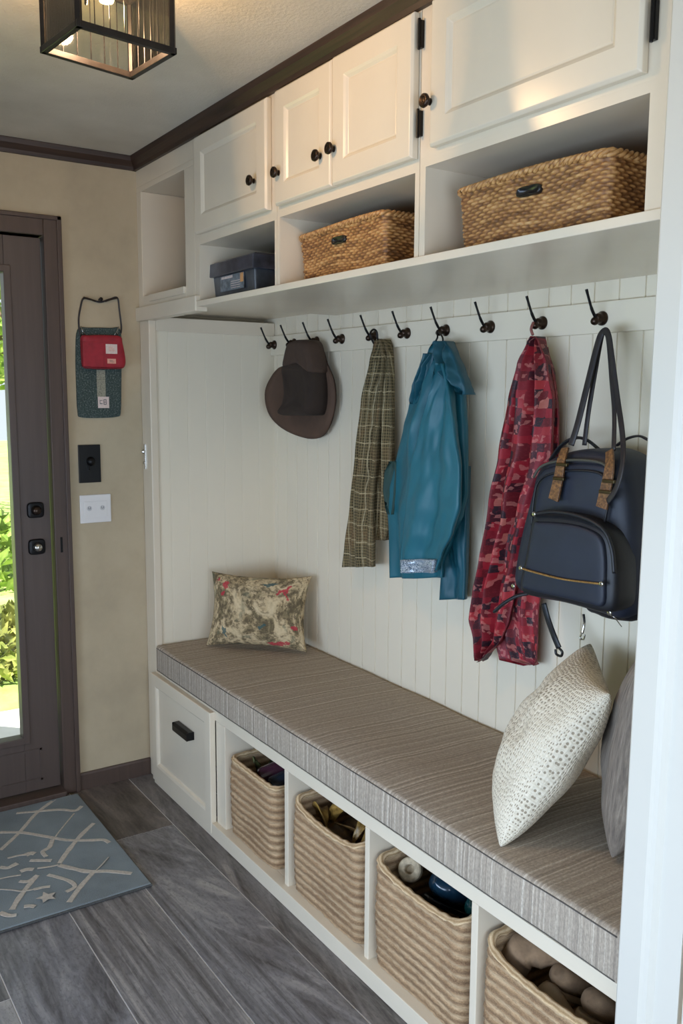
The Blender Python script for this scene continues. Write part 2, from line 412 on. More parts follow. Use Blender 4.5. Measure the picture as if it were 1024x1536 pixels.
def drape(name, rows, mat, parent=None, yp=.47, yb=.545, folds=((3, .3, 0, .5),), n=72, m=90, seedv=0, hem=0, gather=.0):
    """hanging cloth. rows: (py, px_left, px_right, thickness). folds: (freq, amp, phase, drift)"""
    bm = NB(); uvl = bm.loops.layers.uv.new('UVMap')
    py0, py1 = rows[0][0], rows[-1][0]; grid = []; uv = {}
    for j in range(m+1):
        v = j/m; py = lerp(py0, py1, v); l, r, T = interp(rows, py)
        Lp = at(l, py, y=yp); Rp = at(r, py, y=yp); W = (Rp-Lp).length; ring = []
        for i in range(n+1):
            s = i/n; p = Lp.lerp(Rp, s); env = max(0, math.sin(PI*s))**.5
            d = 0
            for f, a, ph, dr in folds: d += a*math.sin(2*PI*(f*s+ph+dr*v)+.8*math.sin(3*v+f))
            d += .35*pnoise(Vector((s*2.5, v*4, seedv)))+.16*pnoise(Vector((s*7+v*4, v*9-s*3, seedv+4)))
            yy = yp+(yb-T-yp)*env-T*d*env*.6
            p = Vector((p.x, yy, p.z+(hem*math.sin(s*9+1)*v**6)))
            vt = bm.verts.new(p); uv[vt] = ((s-.5)*max(W, .07)*1.5+.5, p.z); ring.append(vt)
        for i in range(n-1, 0, -6):
            s = i/n; p = Lp.lerp(Rp, s); vt = bm.verts.new((p.x, yp+(yb-yp)*max(0, math.sin(PI*s))**.5, p.z)); uv[vt] = ((s-.5)*W+.9, p.z); ring.append(vt)
        grid.append(ring)
    k = len(grid[0])
    for A, B in zip(grid, grid[1:]):
        for i in range(k): bm.faces.new((A[i], A[(i+1) % k], B[(i+1) % k], B[i]))
    bm.faces.new(grid[0]); bm.faces.new(grid[-1])
    for f in bm.faces:
        for lp in f.loops: lp[uvl].uv = uv[lp.vert]
    return obj(name, bm, mat, parent, smooth=True)

def pillow(name, w, h, t, mat, O, U, V, parent=None, pinch=.07, n=44, power=.45, dents=0.012, seed=0, sag=0):
    """O centre, U width direction, V height direction; returns mesh"""
    bm = NB(); uvl = bm.loops.layers.uv.new('UVMap'); U = U.normalized(); V = (V-U*V.dot(U)).normalized(); N = U.cross(V)
    uv = {}; S2 = {}
    for side in (1, -1):
        for i in range(n+1):
            for j in range(n+1):
                a = -1+2*i/n; b = -1+2*j/n; ua, ub = a*w*.6, b*h*.6
                # pull the sides in so the corners point
                a = math.sin(a*PI/2*.92)/math.sin(PI/2*.92); b = math.sin(b*PI/2*.92)/math.sin(PI/2*.92)
                edge = (abs(a) > .9999 or abs(b) > .9999)
                if side == -1 and edge: continue
                x = a*w/2*(1-pinch*(1-b*b)*abs(a)); y = b*h/2*(1-pinch*(1-a*a)*abs(b))
                z = side*t/2*max(0, (1-a*a)*(1-b*b))**power
                z += side*dents*pnoise(Vector((a*2.2+seed, b*2.2, side)))*(1-a*a)*(1-b*b)*2
                if sag: y -= sag*(1-b*b)*(1-a*a)*.2
                p = O+U*x+V*y+N*z
                vt = bm.verts.new(p); S2[(side, i, j)] = vt; uv[vt] = (ua+.5, ub+.5)
                if edge: S2[(-1, i, j)] = vt
    for side in (1, -1):
        for i in range(n):
            for j in range(n):
                q = [S2[(side, i, j)], S2[(side, i+1, j)], S2[(side, i+1, j+1)], S2[(side, i, j+1)]]
                f = bm.faces.new(q if side > 0 else q[::-1])
                for lp in f.loops: lp[uvl].uv = uv[lp.vert]
    return obj(name, bm, mat, parent, smooth=True)

# ================================================================== SETTING
D = .558; ZC = 2.49; XR = 2.476
# far wall (x<=0) with the door opening: y -1.36..-.36
DY0, DY1, DZ = -1.36, -.36, 2.165
bm = NB(); box(bm, -.14, 0, DY1, D+.06, 0, ZC); box(bm, -.14, 0, -2.6, DY0, 0, ZC); box(bm, -.14, 0, DY0, DY1, DZ, ZC)
struct(obj('wall_far', bm, WALL))
# back wall: beadboard (only between the bench and the shelf can it be seen)
def beadprofile(L, pitch=.0805, gw=.0045, gd=.004, start=0):
    pr = [(0, 0)]; x = start
    while x < L:
        if x > gw and x < L-gw: pr += [(x-gw/2, 0), (x-gw/5, gd), (x+gw/5, gd), (x+gw/2, 0)]
        x += pitch
    pr += [(L, 0)]
    return pr
bm = NB(); pr = beadprofile(XR+.06, start=.035); prism(bm, pr+[(XR+.06, .05), (0, .05)], (0, D, 0), (0, D, ZC), (1, 0, 0), (0, 1, 0))
struct(obj('wall_back', bm, BEAD))
bm = NB(); box(bm, -.2, 5.6, -2.6, D+.06, ZC, ZC+.1); struct(obj('ceiling', bm, CEIL))
# side wall at the camera's left, with a wide window opening
bm = NB(); box(bm, -.14, 5.6, -2.72, -2.6, 0, .5); box(bm, -.14, 5.6, -2.72, -2.6, 2.2, ZC); box(bm, -.14, .9, -2.72, -2.6, .5, 2.2); box(bm, 4.6, 5.6, -2.72, -2.6, .5, 2.2)
struct(obj('wall_left', bm, WALL))
bm = NB()
for a, b in ((.9, .95), (2.72, 2.78), (4.55, 4.6)): box(bm, a, b, -2.7, -2.62, .5, 2.2)
box(bm, .9, 4.6, -2.7, -2.62, .5, .55); box(bm, .9, 4.6, -2.7, -2.62, 2.15, 2.2)
w1 = struct(obj('window_1', bm, CASING)); obj('pane', b1(.95, 4.55, -2.665, -2.66, .55, 2.15), GLASS, w1)
bm = NB(); box(bm, 5.6, 5.7, -2.72, D, 1.95, ZC); box(bm, 5.6, 5.7, -.35, D, 0, 1.95); box(bm, 5.6, 5.7, -2.72, -2.4, 0, 1.95); struct(obj('wall_near_light_block', bm, WALL))  # unseen near wall, added so less daylight reaches the ceiling and upper cabinets
# wall beside the bench bay, to the right: casing then plain wall
bm = NB(); box(bm, 2.566, 5.6, -.014, .1, 0, ZC); struct(obj('wall_right', bm, CASING))
bm = NB(); box(bm, XR-.02, XR+.02, .031, D, 0, ZC); struct(obj('wall_bay_end', bm, BEAD))
bm = NB()
pr = [(0, .06), (0, .003), (.004, 0), (.050, 0), (.056, .004), (.064, .006), (.072, .016), (.12, .018), (.12, .06)]
lo = bm.verts; A = []; 
for z, off in ((0, -.015), (ZC, .003)):
    A.append([bm.verts.new((2.447+off+a, -.03+b, z)) for a, b in pr])
for i in range(len(pr)): bm.faces.new((A[0][i], A[0][(i+1) % len(pr)], A[1][(i+1) % len(pr)], A[1][i]))
bm.faces.new(A[0]); bm.faces.new(A[1])
struct(obj('trim_1', bm, CASING))
# floor: planks of grey tile over grout
bm = NB(); tl = bm.verts.layers.float_vector.new('tone')
seams = {0: [.48, 2.3], 1: [-.2, 1.95], 2: [.1, 1.7], -1: [-.5, 2.1, 3.3], -2: [.1, 2.3], -3: [1.145, 2.6], -4: [.8, 2.2]}
for r in range(-10, 4):
    y0 = -.345+.2475*r; y1 = y0+.2475; ss = sorted([-.2]+[s for s in seams.get(r, [.5, 1.9, 3.4]) if s > 0]+[5.6])
    for a, b in zip(ss, ss[1:]):
        v = box(bm, a+.0014, b-.0014, y0+.0016, y1-.0016, -.02, 0)
        t = random.random(); q = random.random()
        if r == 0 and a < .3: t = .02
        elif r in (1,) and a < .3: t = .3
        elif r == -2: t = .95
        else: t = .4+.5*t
        for w in v: w[tl] = (t, q, random.random())

fl = struct(obj('floor', bm, FLOOR, bevel=.0008, segs=1))
g0 = obj('floor_grout', b1(-.2, 5.6, -2.6, D, -.03, -.0015), GROUT, fl)
# crown moulding
cp = [(0, 0), (.012, 0), (.016, .012), (.03, .03), (.034, .045), (.034, .048), (0, .048)]
bm = NB(); prism(bm, [(a, b) for a, b in cp], (0, 0, ZC-.048), (5.6, 0, ZC-.048), (0, -1, 0), (0, 0, 1)); struct(obj('trim_2', bm, CROWN))
bm = NB(); prism(bm, [(a, b) for a, b in cp], (0, -2.6, ZC-.048), (0, 0, ZC-.048), (1, 0, 0), (0, 0, 1)); struct(obj('trim_3', bm, CROWN2))
# baseboard on the far wall
bm = NB(); prism(bm, [(0, 0), (.012, 0), (.012, .062), (.009, .07), (0, .07)], (0, -.3, 0), (0, .0, 0), (1, 0, 0), (0, 0, 1)); struct(obj('baseboard_far', bm, FRAMEP, bevel=.001))
# door frame
bm = NB()
box(bm, -.13, .014, -.365, -.300, 0, 2.235); box(bm, -.13, .014, -1.42, -1.355, 0, 2.235); box(bm, -.13, .014, -1.355, -.365, 2.165, 2.235)
box(bm, -.13, .022, -.318, -.300, 0, 2.238); box(bm, -.13, .022, -1.42, -.300, 2.222, 2.238)
box(bm, -.13, .05, -1.355, -.365, 0, .028)
struct(obj('trim_4', bm, FRAMEP, bevel=.003))
# door leaf
def door_leaf():
    bm = NB(); x0, x1 = -.06, -.012; y0, y1, z0, z1 = -1.35, -.372, .034, 2.158; gy0, gy1, gz0, gz1 = -1.22, -.505, .255, 2.03
    box(bm, x0, x1, gy1, y1, z0, z1); box(bm, x0, x1, y0, gy0, z0, z1); box(bm, x0, x1, gy0, gy1, z0, gz0); box(bm, x0, x1, gy0, gy1, gz1, z1)
    d = struct(obj('door_1', bm, DOORP, bevel=.002))
    # raised glazing bead
    bm = NB(); q = .022
    box(bm, x0, x1+.008, gy1-.004, gy1+q, gz0-q, gz1+q); box(bm, x0, x1+.008, gy0-q, gy0+.004, gz0-q, gz1+q)
    box(bm, x0, x1+.008, gy0, gy1, gz0-q, gz0+.004); box(bm, x0, x1+.008, gy0, gy1, gz1-.004, gz1+q)
    obj('glazing_bead', bm, DOORP, d, bevel=.003)
    obj('pane', b1(-.04, -.034, gy0, gy1, gz0, gz1), GLASS, d)
    bm = NB()
    for (a, b, e, f) in ((-1.16, -.44, .075, .205),):
        box(bm, x1, x1+.003, a, b, e, e+.008); box(bm, x1, x1+.003, a, b, f-.008, f); box(bm, x1, x1+.003, b-.008, b, e, f); box(bm, x1, x1+.003, a, a+.008, e, f)
    obj('panel_moulding', bm, DOORP, d)
    for pz, nm in ((at(53, 765, x=-.01), 'deadbolt'), (at(55, 820, x=-.01), 'door_lever')):
        bm = NB(); c = Vector((x1, pz.y, pz.z)); h = .032
        out = [(h*1.0*math.copysign(abs(math.cos(a))**.45, math.cos(a)), .03*math.copysign(abs(math.sin(a))**.45, math.sin(a))) for a in [2*PI*k/32 for k in range(32)]]
        puffy(bm, out, 0, [(0, 0), (0, .006), (.003, .011), (.012, .012)], Vector((0, 1, 0)), Vector((0, 0, 1)), c, Vector((1, 0, 0)))
        e = obj(nm, bm, BLACK, d, smooth=False, bevel=.001)
        e['label'] = 'black rounded square escutcheon'
        bm = NB(); lathe(bm, [(.017, .01), (.019, .018), (.015, .03), (.013, .034), (0, .036)], c, Vector((1, 0, 0)))
        obj('knob', bm, BRONZE if nm == 'deadbolt' else CHROME, e, smooth=True)
    return d
door_leaf()
bm = NB(); box(bm, -.01, .0155, -.345, -.336, .98, 1.04); tag(obj('strike_plate', bm, BLACK, bevel=.001), 'small black strike plate set in the brown door frame', 'strike plate')
# ------- outside seen through the door glass
def grass():
    t = NT('sunlit_lawn'); n = t.noise(t.co(), 3, 5, .7); b = t.noise(t.co(), 60, 4, .8)
    c = t.ramp(n, [(.3, g(120, 150, 70)), (.6, g(170, 190, 110)), (.8, g(196, 206, 140))]); t.col(t.mix(t.math('MULTIPLY', b, .5), c, g(96, 120, 50))); return t.done(.9)
struct(obj('ground_lawn', b1(-30, -1.32, -14, 14, -.3, -.12), grass()))
struct(obj('patio', b1(-1.32, -.14, -5, 3, -.3, -.08), plain('pale_concrete', g(226, 224, 220), .8, scale=6)))
def leaf_mat(nm, a, b):
    t = NT(nm); n = t.noise(t.co(), 9, 3); t.col(t.ramp(n, [(.35, a), (.65, b)])); return t.done(.7)
LM = [leaf_mat('green_leaves', g(96, 128, 48), g(160, 178, 84)), leaf_mat('olive_leaves', g(120, 130, 58), g(180, 180, 100))]
def shrub(name, c, r, hgt, label, cat, mi, nleaf=1500, trunk=0):
    rt = thing(name, label, cat, (c[0], c[1], -.12))
    bm = NB()
    for k in range(nleaf):
        while True:
            p = Vector((random.uniform(-1, 1), random.uniform(-1, 1), random.uniform(-1, 1)))
            if .35 < p.length < 1: break
        q = Vector((c[0]+p.x*r, c[1]+p.y*r, c[2]+p.z*hgt)); a = Vector((random.gauss(0, 1), random.gauss(0, 1), random.gauss(0, 1))).normalized(); b = a.orthogonal().normalized()
        s = .035*random.uniform(.7, 1.4)*(r/.5)**.5; e = a.cross(b)*s*.12
        v = [bm.verts.new(q-a*s*1.6), bm.verts.new(q+b*s*.7+e), bm.verts.new(q+a*s*1.6), bm.verts.new(q-b*s*.7+e)]; bm.faces.new(v)
    obj('foliage', bm, LM[mi], rt)
    bm = NB()
    for k in range(5):
        a = k*1.3; tube(bm, smooth_path([(c[0], c[1], -.12), (c[0]+.1*r*math.cos(a), c[1]+.1*r*math.sin(a), c[2]*.5), (c[0]+.5*r*math.cos(a), c[1]+.5*r*math.sin(a), c[2]+hgt*.3)], 4), .02+trunk, 6)
    obj('stem', bm, plain('bark', g(96, 80, 62), .9), rt)
shrub('leafy_shrub', (-2.3, -.05, .02), .5, .22, 'low yellow-green shrub on the lawn edge outside the door glass', 'shrub', 1, 2200)
shrub('garden_tree', (-9, 1.9, 3.2), 2.0, 1.6, 'tall green tree beyond the lawn high in the door glass', 'tree', 0, 2600, .06)
shrub('leafy_hedge', (-5.2, .45, .1), 1.0, .35, 'rounded green bush far out on the lawn behind the low shrub', 'shrub', 0, 1600)

# ================================================================== UPPER CABINETS
def carcass(bm, x0, x1, openx, openz, ztop=ZC-.046, zbot=1.905, yback=D, wall=.018):
    """face frame with an opening plus the box behind it"""
    ox0, ox1 = openx; oz0, oz1 = openz
    box(bm, x0, ox0, 0, yback, zbot, oz1); box(bm, ox1, x1, 0, yback, zbot, oz1)
    if oz0 > zbot: box(bm, ox0, ox1, 0, yback, zbot, oz0)
    box(bm, x0, x1, 0, yback, oz1, oz1+.02)
    box(bm, x0, x1, 0, .02, oz1+.02, ztop); box(bm, ox0, ox1, yback-.012, yback-.004, oz0, oz1)
    box(bm, x0, x1, yback-.02, yback-.004, oz1+.02, ztop)
def cab_door(x0, x1, z0, z1, parent, fr=.055):
    """overlay door with an inset panel and a moulded edge"""
    bm = NB(); y0, y1 = -.022, -.001
    def ring(ins, y):
        return [bm.verts.new((x, y, z)) for x, z in ((x0+ins, z0+ins), (x1-ins, z0+ins), (x1-ins, z1-ins), (x0+ins, z1-ins))]
    R = [ring(0, y1), ring(0, y0+.006), ring(.006, y0), ring(fr, y0), ring(fr+.006, y0+.004), ring(fr+.012, y0+.0095), ring(fr+.016, y0+.0085), ring(fr+.019, y0+.0085)]
    for A, B in zip(R, R[1:]):
        for k in range(4): bm.faces.new((A[k], A[(k+1) % 4], B[(k+1) % 4], B[k]))
    bm.faces.new(R[0]); bm.faces.new(R[-1])
    return obj('door', bm, PAINT, parent, bevel=.0015)
def knob(x, z, parent):
    bm = NB(); lathe(bm, [(.008, 0), (.006, .006), (.012, .010), (.0155, .015), (.0145, .020), (.009, .022), (.007, .018), (.003, .021), (0, .021)], (x, -.022, z), Vector((0, -1, 0)), 20)
    o = obj('knob', bm, BRONZE, parent, smooth=True); return o
def hinge(x, z, parent, h=.05):
    bm = NB(); box(bm, x-.0055, x+.0055, -.010, -.0005, z-h/2, z+h/2); 
    lathe(bm, [(.0035, -h/2-.004), (.0035, h/2+.004)], (x, -.011, z), 'Z', 10)
    return obj('hinge', bm, BLACK, parent, bevel=.001)
u0 = thing('wall_cabinet', 'white wall cabinet end section with an open empty niche beside the far corner', 'cabinet', (.27, 0, 1.9))
bm = NB(); carcass(bm, .0, .535, (.045, .455), (1.965, 2.36)); obj('body', bm, PAINT, u0, bevel=.0015)
obj('niche_lip', b1(.12, .452, -.008, .004, 1.94, 1.966), PAINT, u0, bevel=.003)
obj('ledge', b1(.0, .566, -.016, .03, 1.872, 1.925), PAINT, u0, bevel=.004)
u1 = thing('wall_cabinet', 'white wall cabinet with one panelled door above the cubby of the black storage box', 'cabinet', (.8, 0, 1.9))
bm = NB(); carcass(bm, .537, 1.106, (.570, 1.092), (1.9052, 2.092)); obj('body', bm, PAINT, u1, bevel=.0015)
d = cab_door(.580, 1.078, 2.122, 2.434, u1); knob(1.007, 2.215, d); hinge(.571, 2.359, d); hinge(.571, 2.174, d)
u2 = thing('wall_cabinet', 'white wall cabinet with a pair of doors above the smaller wicker basket', 'cabinet', (1.44, 0, 1.9))
bm = NB(); carcass(bm, 1.108, 1.766, (1.121, 1.750), (1.9052, 2.096)); obj('body', bm, PAINT, u2, bevel=.0015)
d = cab_door(1.128, 1.424, 2.124, 2.436, u2); knob(1.375, 2.208, d); knob(1.155, 2.209, d)
d = cab_door(1.427, 1.760, 2.124, 2.438, u2); knob(1.440, 2.212, d); hinge(1.771, 2.388, d, .058); hinge(1.771, 2.198, d, .055)
u3 = thing('wall_cabinet', 'white wall cabinet with one wide panelled door above the larger wicker basket', 'cabinet', (2.1, 0, 1.9))
bm = NB(); carcass(bm, 1.768, 2.444, (1.788, 2.392), (1.9052, 2.102)); obj('body', bm, PAINT, u3, bevel=.0015)
d = cab_door(1.822, 2.386, 2.134, 2.44, u3); knob(1.826, 2.228, d); hinge(2.398, 2.215, d, .065)
obj('shelf_pin', b1(2.391, 2.395, -.027, -.024, 2.245, 2.29), BLACK, d)
bm = NB(); box(bm, .566, 2.444, -.012, D-.0005, 1.886, 1.905)
sh = obj('long_shelf', bm, PAINT, bevel=.002); tag(sh, 'long white painted shelf board under all the cubbies and above the hook rail', 'shelf')

# end panel at the far wall
ep = thing('end_panel', 'tall white grooved side panel closing the far end of the bench', 'panel', (.05, .25, .0))
bm = NB(); prism(bm, [(a, b) for a, b in beadprofile(.528, .0805, .003, .002, .05)]+[(.528, -.08), (0, -.08)], (.09, .03, 0), (.09, .03, 1.872), (0, 1, 0), (-1, 0, 0))
bm.free(); bm = NB(); pr = beadprofile(.528, .0805, .003, .0012, .05); prism(bm, pr+[(.528, .085), (0, .085)], (.09, .03, .001), (.09, .03, 1.8855), (0, 1, 0), (-1, 0, 0))
obj('grooved_panel', bm, BEAD, ep)
obj('stile', b1(.003, .097, 0, .03, .001, 1.872), PAINT, ep, bevel=.003)
obj('top_rail', b1(.088, .097, .03, D-.001, 1.832, 1.8855), PAINT, ep, bevel=.002)
bm = NB(); box(bm, .022, .036, -.004, .001, 1.29, 1.39); lathe(bm, [(.007, 0), (.009, .006), (.004, .012), (0, .013)], (.03, -.003, 1.36), Vector((0, -1, 0)), 12)
lathe(bm, [(.005, 0), (.006, .006), (0, .008)], (.03, -.003, 1.315), Vector((0, -1, 0)), 12)
obj('latch_plate', bm, CHROME, ep, bevel=.001)

# ================================================================== BENCH
be = thing('storage_bench', 'long white built-in storage bench with open cubbies and one drawer', 'bench', (1.3, 0, 0))
bm = NB()
box(bm, .098, XR-.021, 0, D-.001, .434, .472)                     # seat board
box(bm, .098, XR-.021, -.02, .02, .0005, .054); box(bm, .65, XR-.021, .02, D-.001, .04, .0535)  # base
for a, b in ((.650, .720), (1.138, 1.160), (1.575, 1.595), (2.003, 2.025)): box(bm, a, b, 0, D-.001, .0535, .434)
box(bm, 2.425, XR-.021, 0, D-.001, .0535, .434); box(bm, .65, XR-.021, D-.03, D-.002, .0535, .434)
bm2 = bm; obj('carcass', bm, PAINT, be, bevel=.0018)
bm = NB(); x0, x1, z0, z1 = .086, .645, .012, .466; y1 = 0; y0 = -.022
def ring(ins, y, il=None):
    return [bm.verts.new((x, y, z)) for x, z in ((x0+(il or ins), z0+ins*1.5), (x1-ins, z0+ins*1.5), (x1-ins, z1-ins), (x0+(il or ins), z1-ins))]
R = [ring(0.0001, y1), ring(0.0001, y0+.002), ring(.002, y0), ring(.046, y0), ring(.052, y0+.003), ring(.056, y0+.012), ring(.07, y0+.012)]
for A, B in zip(R, R[1:]):
    for k in range(4): bm.faces.new((A[k], A[(k+1) % 4], B[(k+1) % 4], B[k]))
bm.faces.new(R[0]); bm.faces.new(R[-1])
dr = obj('drawer', bm, PAINT, be, bevel=.0015)
bm = NB(); hx0, hx1, hz = .345, .482, .338
pr = [(0, 0), (.004, .003), (.022, .003), (.03, -.006), (.03, -.03), (.026, -.03), (.022, -.01), (.004, -.008), (.004, -.028), (0, -.028)]
prism(bm, pr, (hx0, y0+.012, hz), (hx1, y0+.012, hz), (0, -1, 0), (0, 0, 1))
box(bm, hx0-.002, hx0+.003, y0-.018, y0+.012, hz-.028, hz+.003); box(bm, hx1-.003, hx1+.002, y0-.018, y0+.012, hz-.028, hz+.003)
obj('handle', bm, BLACK, dr, bevel=.002)['label'] = 'black cup pull'

# cushion
cu = thing('bench_cushion', 'long taupe striped cushion lying on top of the bench', 'cushion', (1.25, .27, .472))
bm = NB(); box(bm, .100, 2.428, -.006, .552, .4725, .578)
bmesh.ops.subdivide_edges(bm, edges=[e for e in bm.edges if abs(e.verts[0].co.x-e.verts[1].co.x) > 1], cuts=60, use_grid_fill=True)
bmesh.ops.subdivide_edges(bm, edges=[e for e in bm.edges if abs(e.verts[0].co.y-e.verts[1].co.y) > .3], cuts=14, use_grid_fill=True)
for v in bm.verts:
    x, y, z = v.co
    if z > .57:
        v.co.z += .004*pnoise(Vector((x*4, y*5, 0)))-.014*max(0, (y-.1)/.45)**1.5
        v.co.z -= 0
    if y < .05: v.co.y += .003*pnoise(Vector((x*6, z*4, 3)))
o = obj('cover', bm, CUSH, cu, smooth=True, bevel=.014, segs=4)
bm = NB()
for z, yy in ((.570, -.0035), (.480, -.0035)): tube(bm, [(x, yy-.0013+.003*pnoise(Vector((x*6, z*4, 3))), z) for x in [.112+i*(2.302/60) for i in range(61)]], .0016, 6)
obj('piping', bm, PIPING, cu, smooth=True)['label'] = 'thin dark seam piping'

# ================================================================== PILLOWS
BL = Vector((.226, .17, .58)); BRr = Vector((.515, .452, .58))
U = (BRr-BL).normalized(); Nn = U.cross(Vector((0, 0, 1)))     # faces the camera
V = Vector((0, 0, 1))*.965 - Nn*.26
W = (BRr-BL).length
P = pillow('tapestry_pillow', W*1.04, .30, .12, FLORAL, (BL+BRr)/2+V.normalized()*.152+Nn*(-.0), U, V, pinch=.11, power=.42, seed=3)
tag(P, 'small floral tapestry pillow with red birds leaning in the far corner of the bench', 'pillow')
# coloured birds and blooms woven on its face
# white speckled pillow
def pil3(corners, t, nm, mat, label, **kw):
    """corners bl, br, tr, tl in world space"""
    bl, br, tr, tl = corners; O = (bl+br+tr+tl)/4; U = ((br-bl)+(tr-tl))/2; V = ((tl-bl)+(tr-br))/2
    o = pillow(nm, U.length, V.length, t, mat, O, U, V, **kw); tag(o, label, 'pillow'); return o
A = Vector((1.998, .10, .592)); U = Vector((-.29, .275, .0)); Vv = Vector((.262, .035, .345))
pil3([A, A+U, A+U+Vv, A+Vv], .17, 'speckled_pillow', WHITEP, 'cream pillow with small grey specks tipped against the grey pillow', pinch=.07, power=.40, seed=1)
A = Vector((2.235, .20, .592)); U = Vector((-.12, .33, 0)); Vv = Vector((.06, 0, .455))
pil3([A, A+U, A+U+Vv, A+Vv], .19, 'grey_pillow', GREYP, 'plain grey-brown woven pillow standing behind the cream one at the bench end', pinch=.06, power=.42, seed=5)

# ================================================================== LOWER BASKETS
def superloop(x0, x1, y0, y1, r, n):
    """rounded rectangle points by arc length"""
    pts = []; seg = [(x0+r, y0, x1-r, y0, 0), (x1-r, y0+r, -PI/2, 0, 1), (x1, y0+r, x1, y1-r, 0), (x1-r, y1-r, 0, PI/2, 1), (x1-r, y1, x0+r, y1, 0), (x0+r, y1-r, PI/2, PI, 1), (x0, y1-r, x0, y0+r, 0), (x0+r, y0+r, PI, 3*PI/2, 1)]
    L = [math.hypot(s[2]-s[0], s[3]-s[1]) if not s[4] else r*PI/2 for s in seg]; T = sum(L)
    for i in range(n):
        d = T*i/n
        for s, l in zip(seg, L):
            if d <= l: break
            d -= l
        t = d/l
        if s[4]:
            a = lerp(s[2], s[3], t); p = (s[0]+r*math.cos(a), s[1]+r*math.sin(a)); nn = (math.cos(a), math.sin(a))
        else:
            p = (lerp(s[0], s[2], t), lerp(s[1], s[3], t)); dx, dy = s[2]-s[0], s[3]-s[1]; q = math.hypot(dx, dy); nn = (dy/q, -dx/q)
        pts.append((Vector((p[0], p[1], 0)), Vector((nn[0], nn[1], 0)), T*i/n))
    return pts, T
def rope_basket(x0, x1, y0, y1, z0, h, label, sag=.02, pitch=.0262, lift=(0, 0), seed=0, bulge=.006):
    rt = thing('rope_basket', label, 'basket', ((x0+x1)/2, (y0+y1)/2, z0), 'woven seagrass baskets in the bench cubbies')
    n, m = 300, 100; pts, T = superloop(x0, x1, y0, y1, .034, n); cx = (x0+x1)/2; w = (x1-x0)/2
    bm = NB(); uvl = bm.loops.layers.uv.new('UVMap'); uv = {}
    def top(p):
        a = min(1, abs(p.x-cx)/w); s = h-sag*(1-a**2.2)
        return s+(lift[0] if p.x < cx else lift[1])*a**5
    O = []; 
    for j in range(m+1):
        v = j/m; ring = []
        for i, (p, nn, s) in enumerate(pts):
            hh = top(p); z = v*hh
            wav = .006*pnoise(Vector((p.x*6, p.y*6, z*5+seed)))
            rid = abs(math.sin(PI*(z+wav)/pitch))**.6
            off = -.006+.0075*rid+bulge*math.sin(PI*v)+.0035*pnoise(Vector((s*55, z*160, seed)))+.004*pnoise(Vector((s*8, z*8, seed+3)))-.002*(1-v)**3+.0016*pnoise(Vector((s*240, z*300, seed)))
            if v > .95: off += .002
            q = p+nn*off; vt = bm.verts.new((q.x, q.y, z0+z)); uv[vt] = (s, z); ring.append(vt)
        O.append(ring)
    I = []
    for j in (m, 70, 30, 4):
        v = j/m; ring = []
        for i, (p, nn, s) in enumerate(pts):
            q = p-nn*.014; z = v*top(p)
            vt = bm.verts.new((q.x, q.y, z0+z)); uv[vt] = (s, z); ring.append(vt)
        I.append(ring)
    G = O+I
    for A, B in zip(G, G[1:]):
        for k in range(n):
            f = bm.faces.new((A[k], A[(k+1) % n], B[(k+1) % n], B[k]))
            us = [uv[l.vert] for l in f.loops]
            for l in f.loops:
                u_ = uv[l.vert]; l[uvl].uv = (u_[0]+(T if k == n-1 and u_[0] < .1 else 0), u_[1])
    bm.faces.new(G[0]); bm.faces.new(G[-1])
    obj('body', bm, ROPE, rt, smooth=True)
    bm = NB(); uvl = bm.loops.layers.uv.new('UVMap')
    path = []
    for i, (p, nn, s) in enumerate(pts):
        q = p-nn*.007; path.append(Vector((q.x, q.y, z0+top(p)+.001*math.sin(i*.9))))
    path = path[::2]; k = 12; rings = []
    for i, p in enumerate(path):
        nn = pts[(i*2) % n][1]; a = .0095+.0012*math.sin(i*1.3)
        rings.append([bm.verts.new(p+nn*a*math.cos(2*PI*j/k)+Vector((0, 0, 1))*a*math.sin(2*PI*j/k)) for j in range(k)])
    for i in range(len(rings)):
        A, B = rings[i], rings[(i+1) % len(rings)]
        for j in range(k):
            f = bm.faces.new((A[j], A[(j+1) % k], B[(j+1) % k], B[j]))
            for l, q in zip(f.loops, ((i*.012, j*.005), (i*.012, (j+1)*.005), ((i+1)*.012, (j+1)*.005), ((i+1)*.012, j*.005))): l[uvl].uv = q
    obj('rim', bm, ROPERIM, rt, smooth=True)
    return rt
ZB = .0545
rope_basket(.738, 1.062, .006, .42, ZB, .275, 'woven seagrass basket nearest the drawer holding glossy bottles', .004, seed=1)
rope_basket(1.174, 1.540, .006, .42, ZB, .288, 'woven seagrass basket holding golden brown dried husks', .02, seed=2, lift=(.012, .012))
rope_basket(1.607, 1.972, .006, .42, ZB, .290, 'woven seagrass basket holding glossy blue and green boots', .018, seed=3, lift=(.012, .012))
rope_basket(2.036, 2.410, .006, .42, ZB, .285, 'woven seagrass basket nearest the right post holding tan plush slippers', .02, seed=4, lift=(.02, 0))

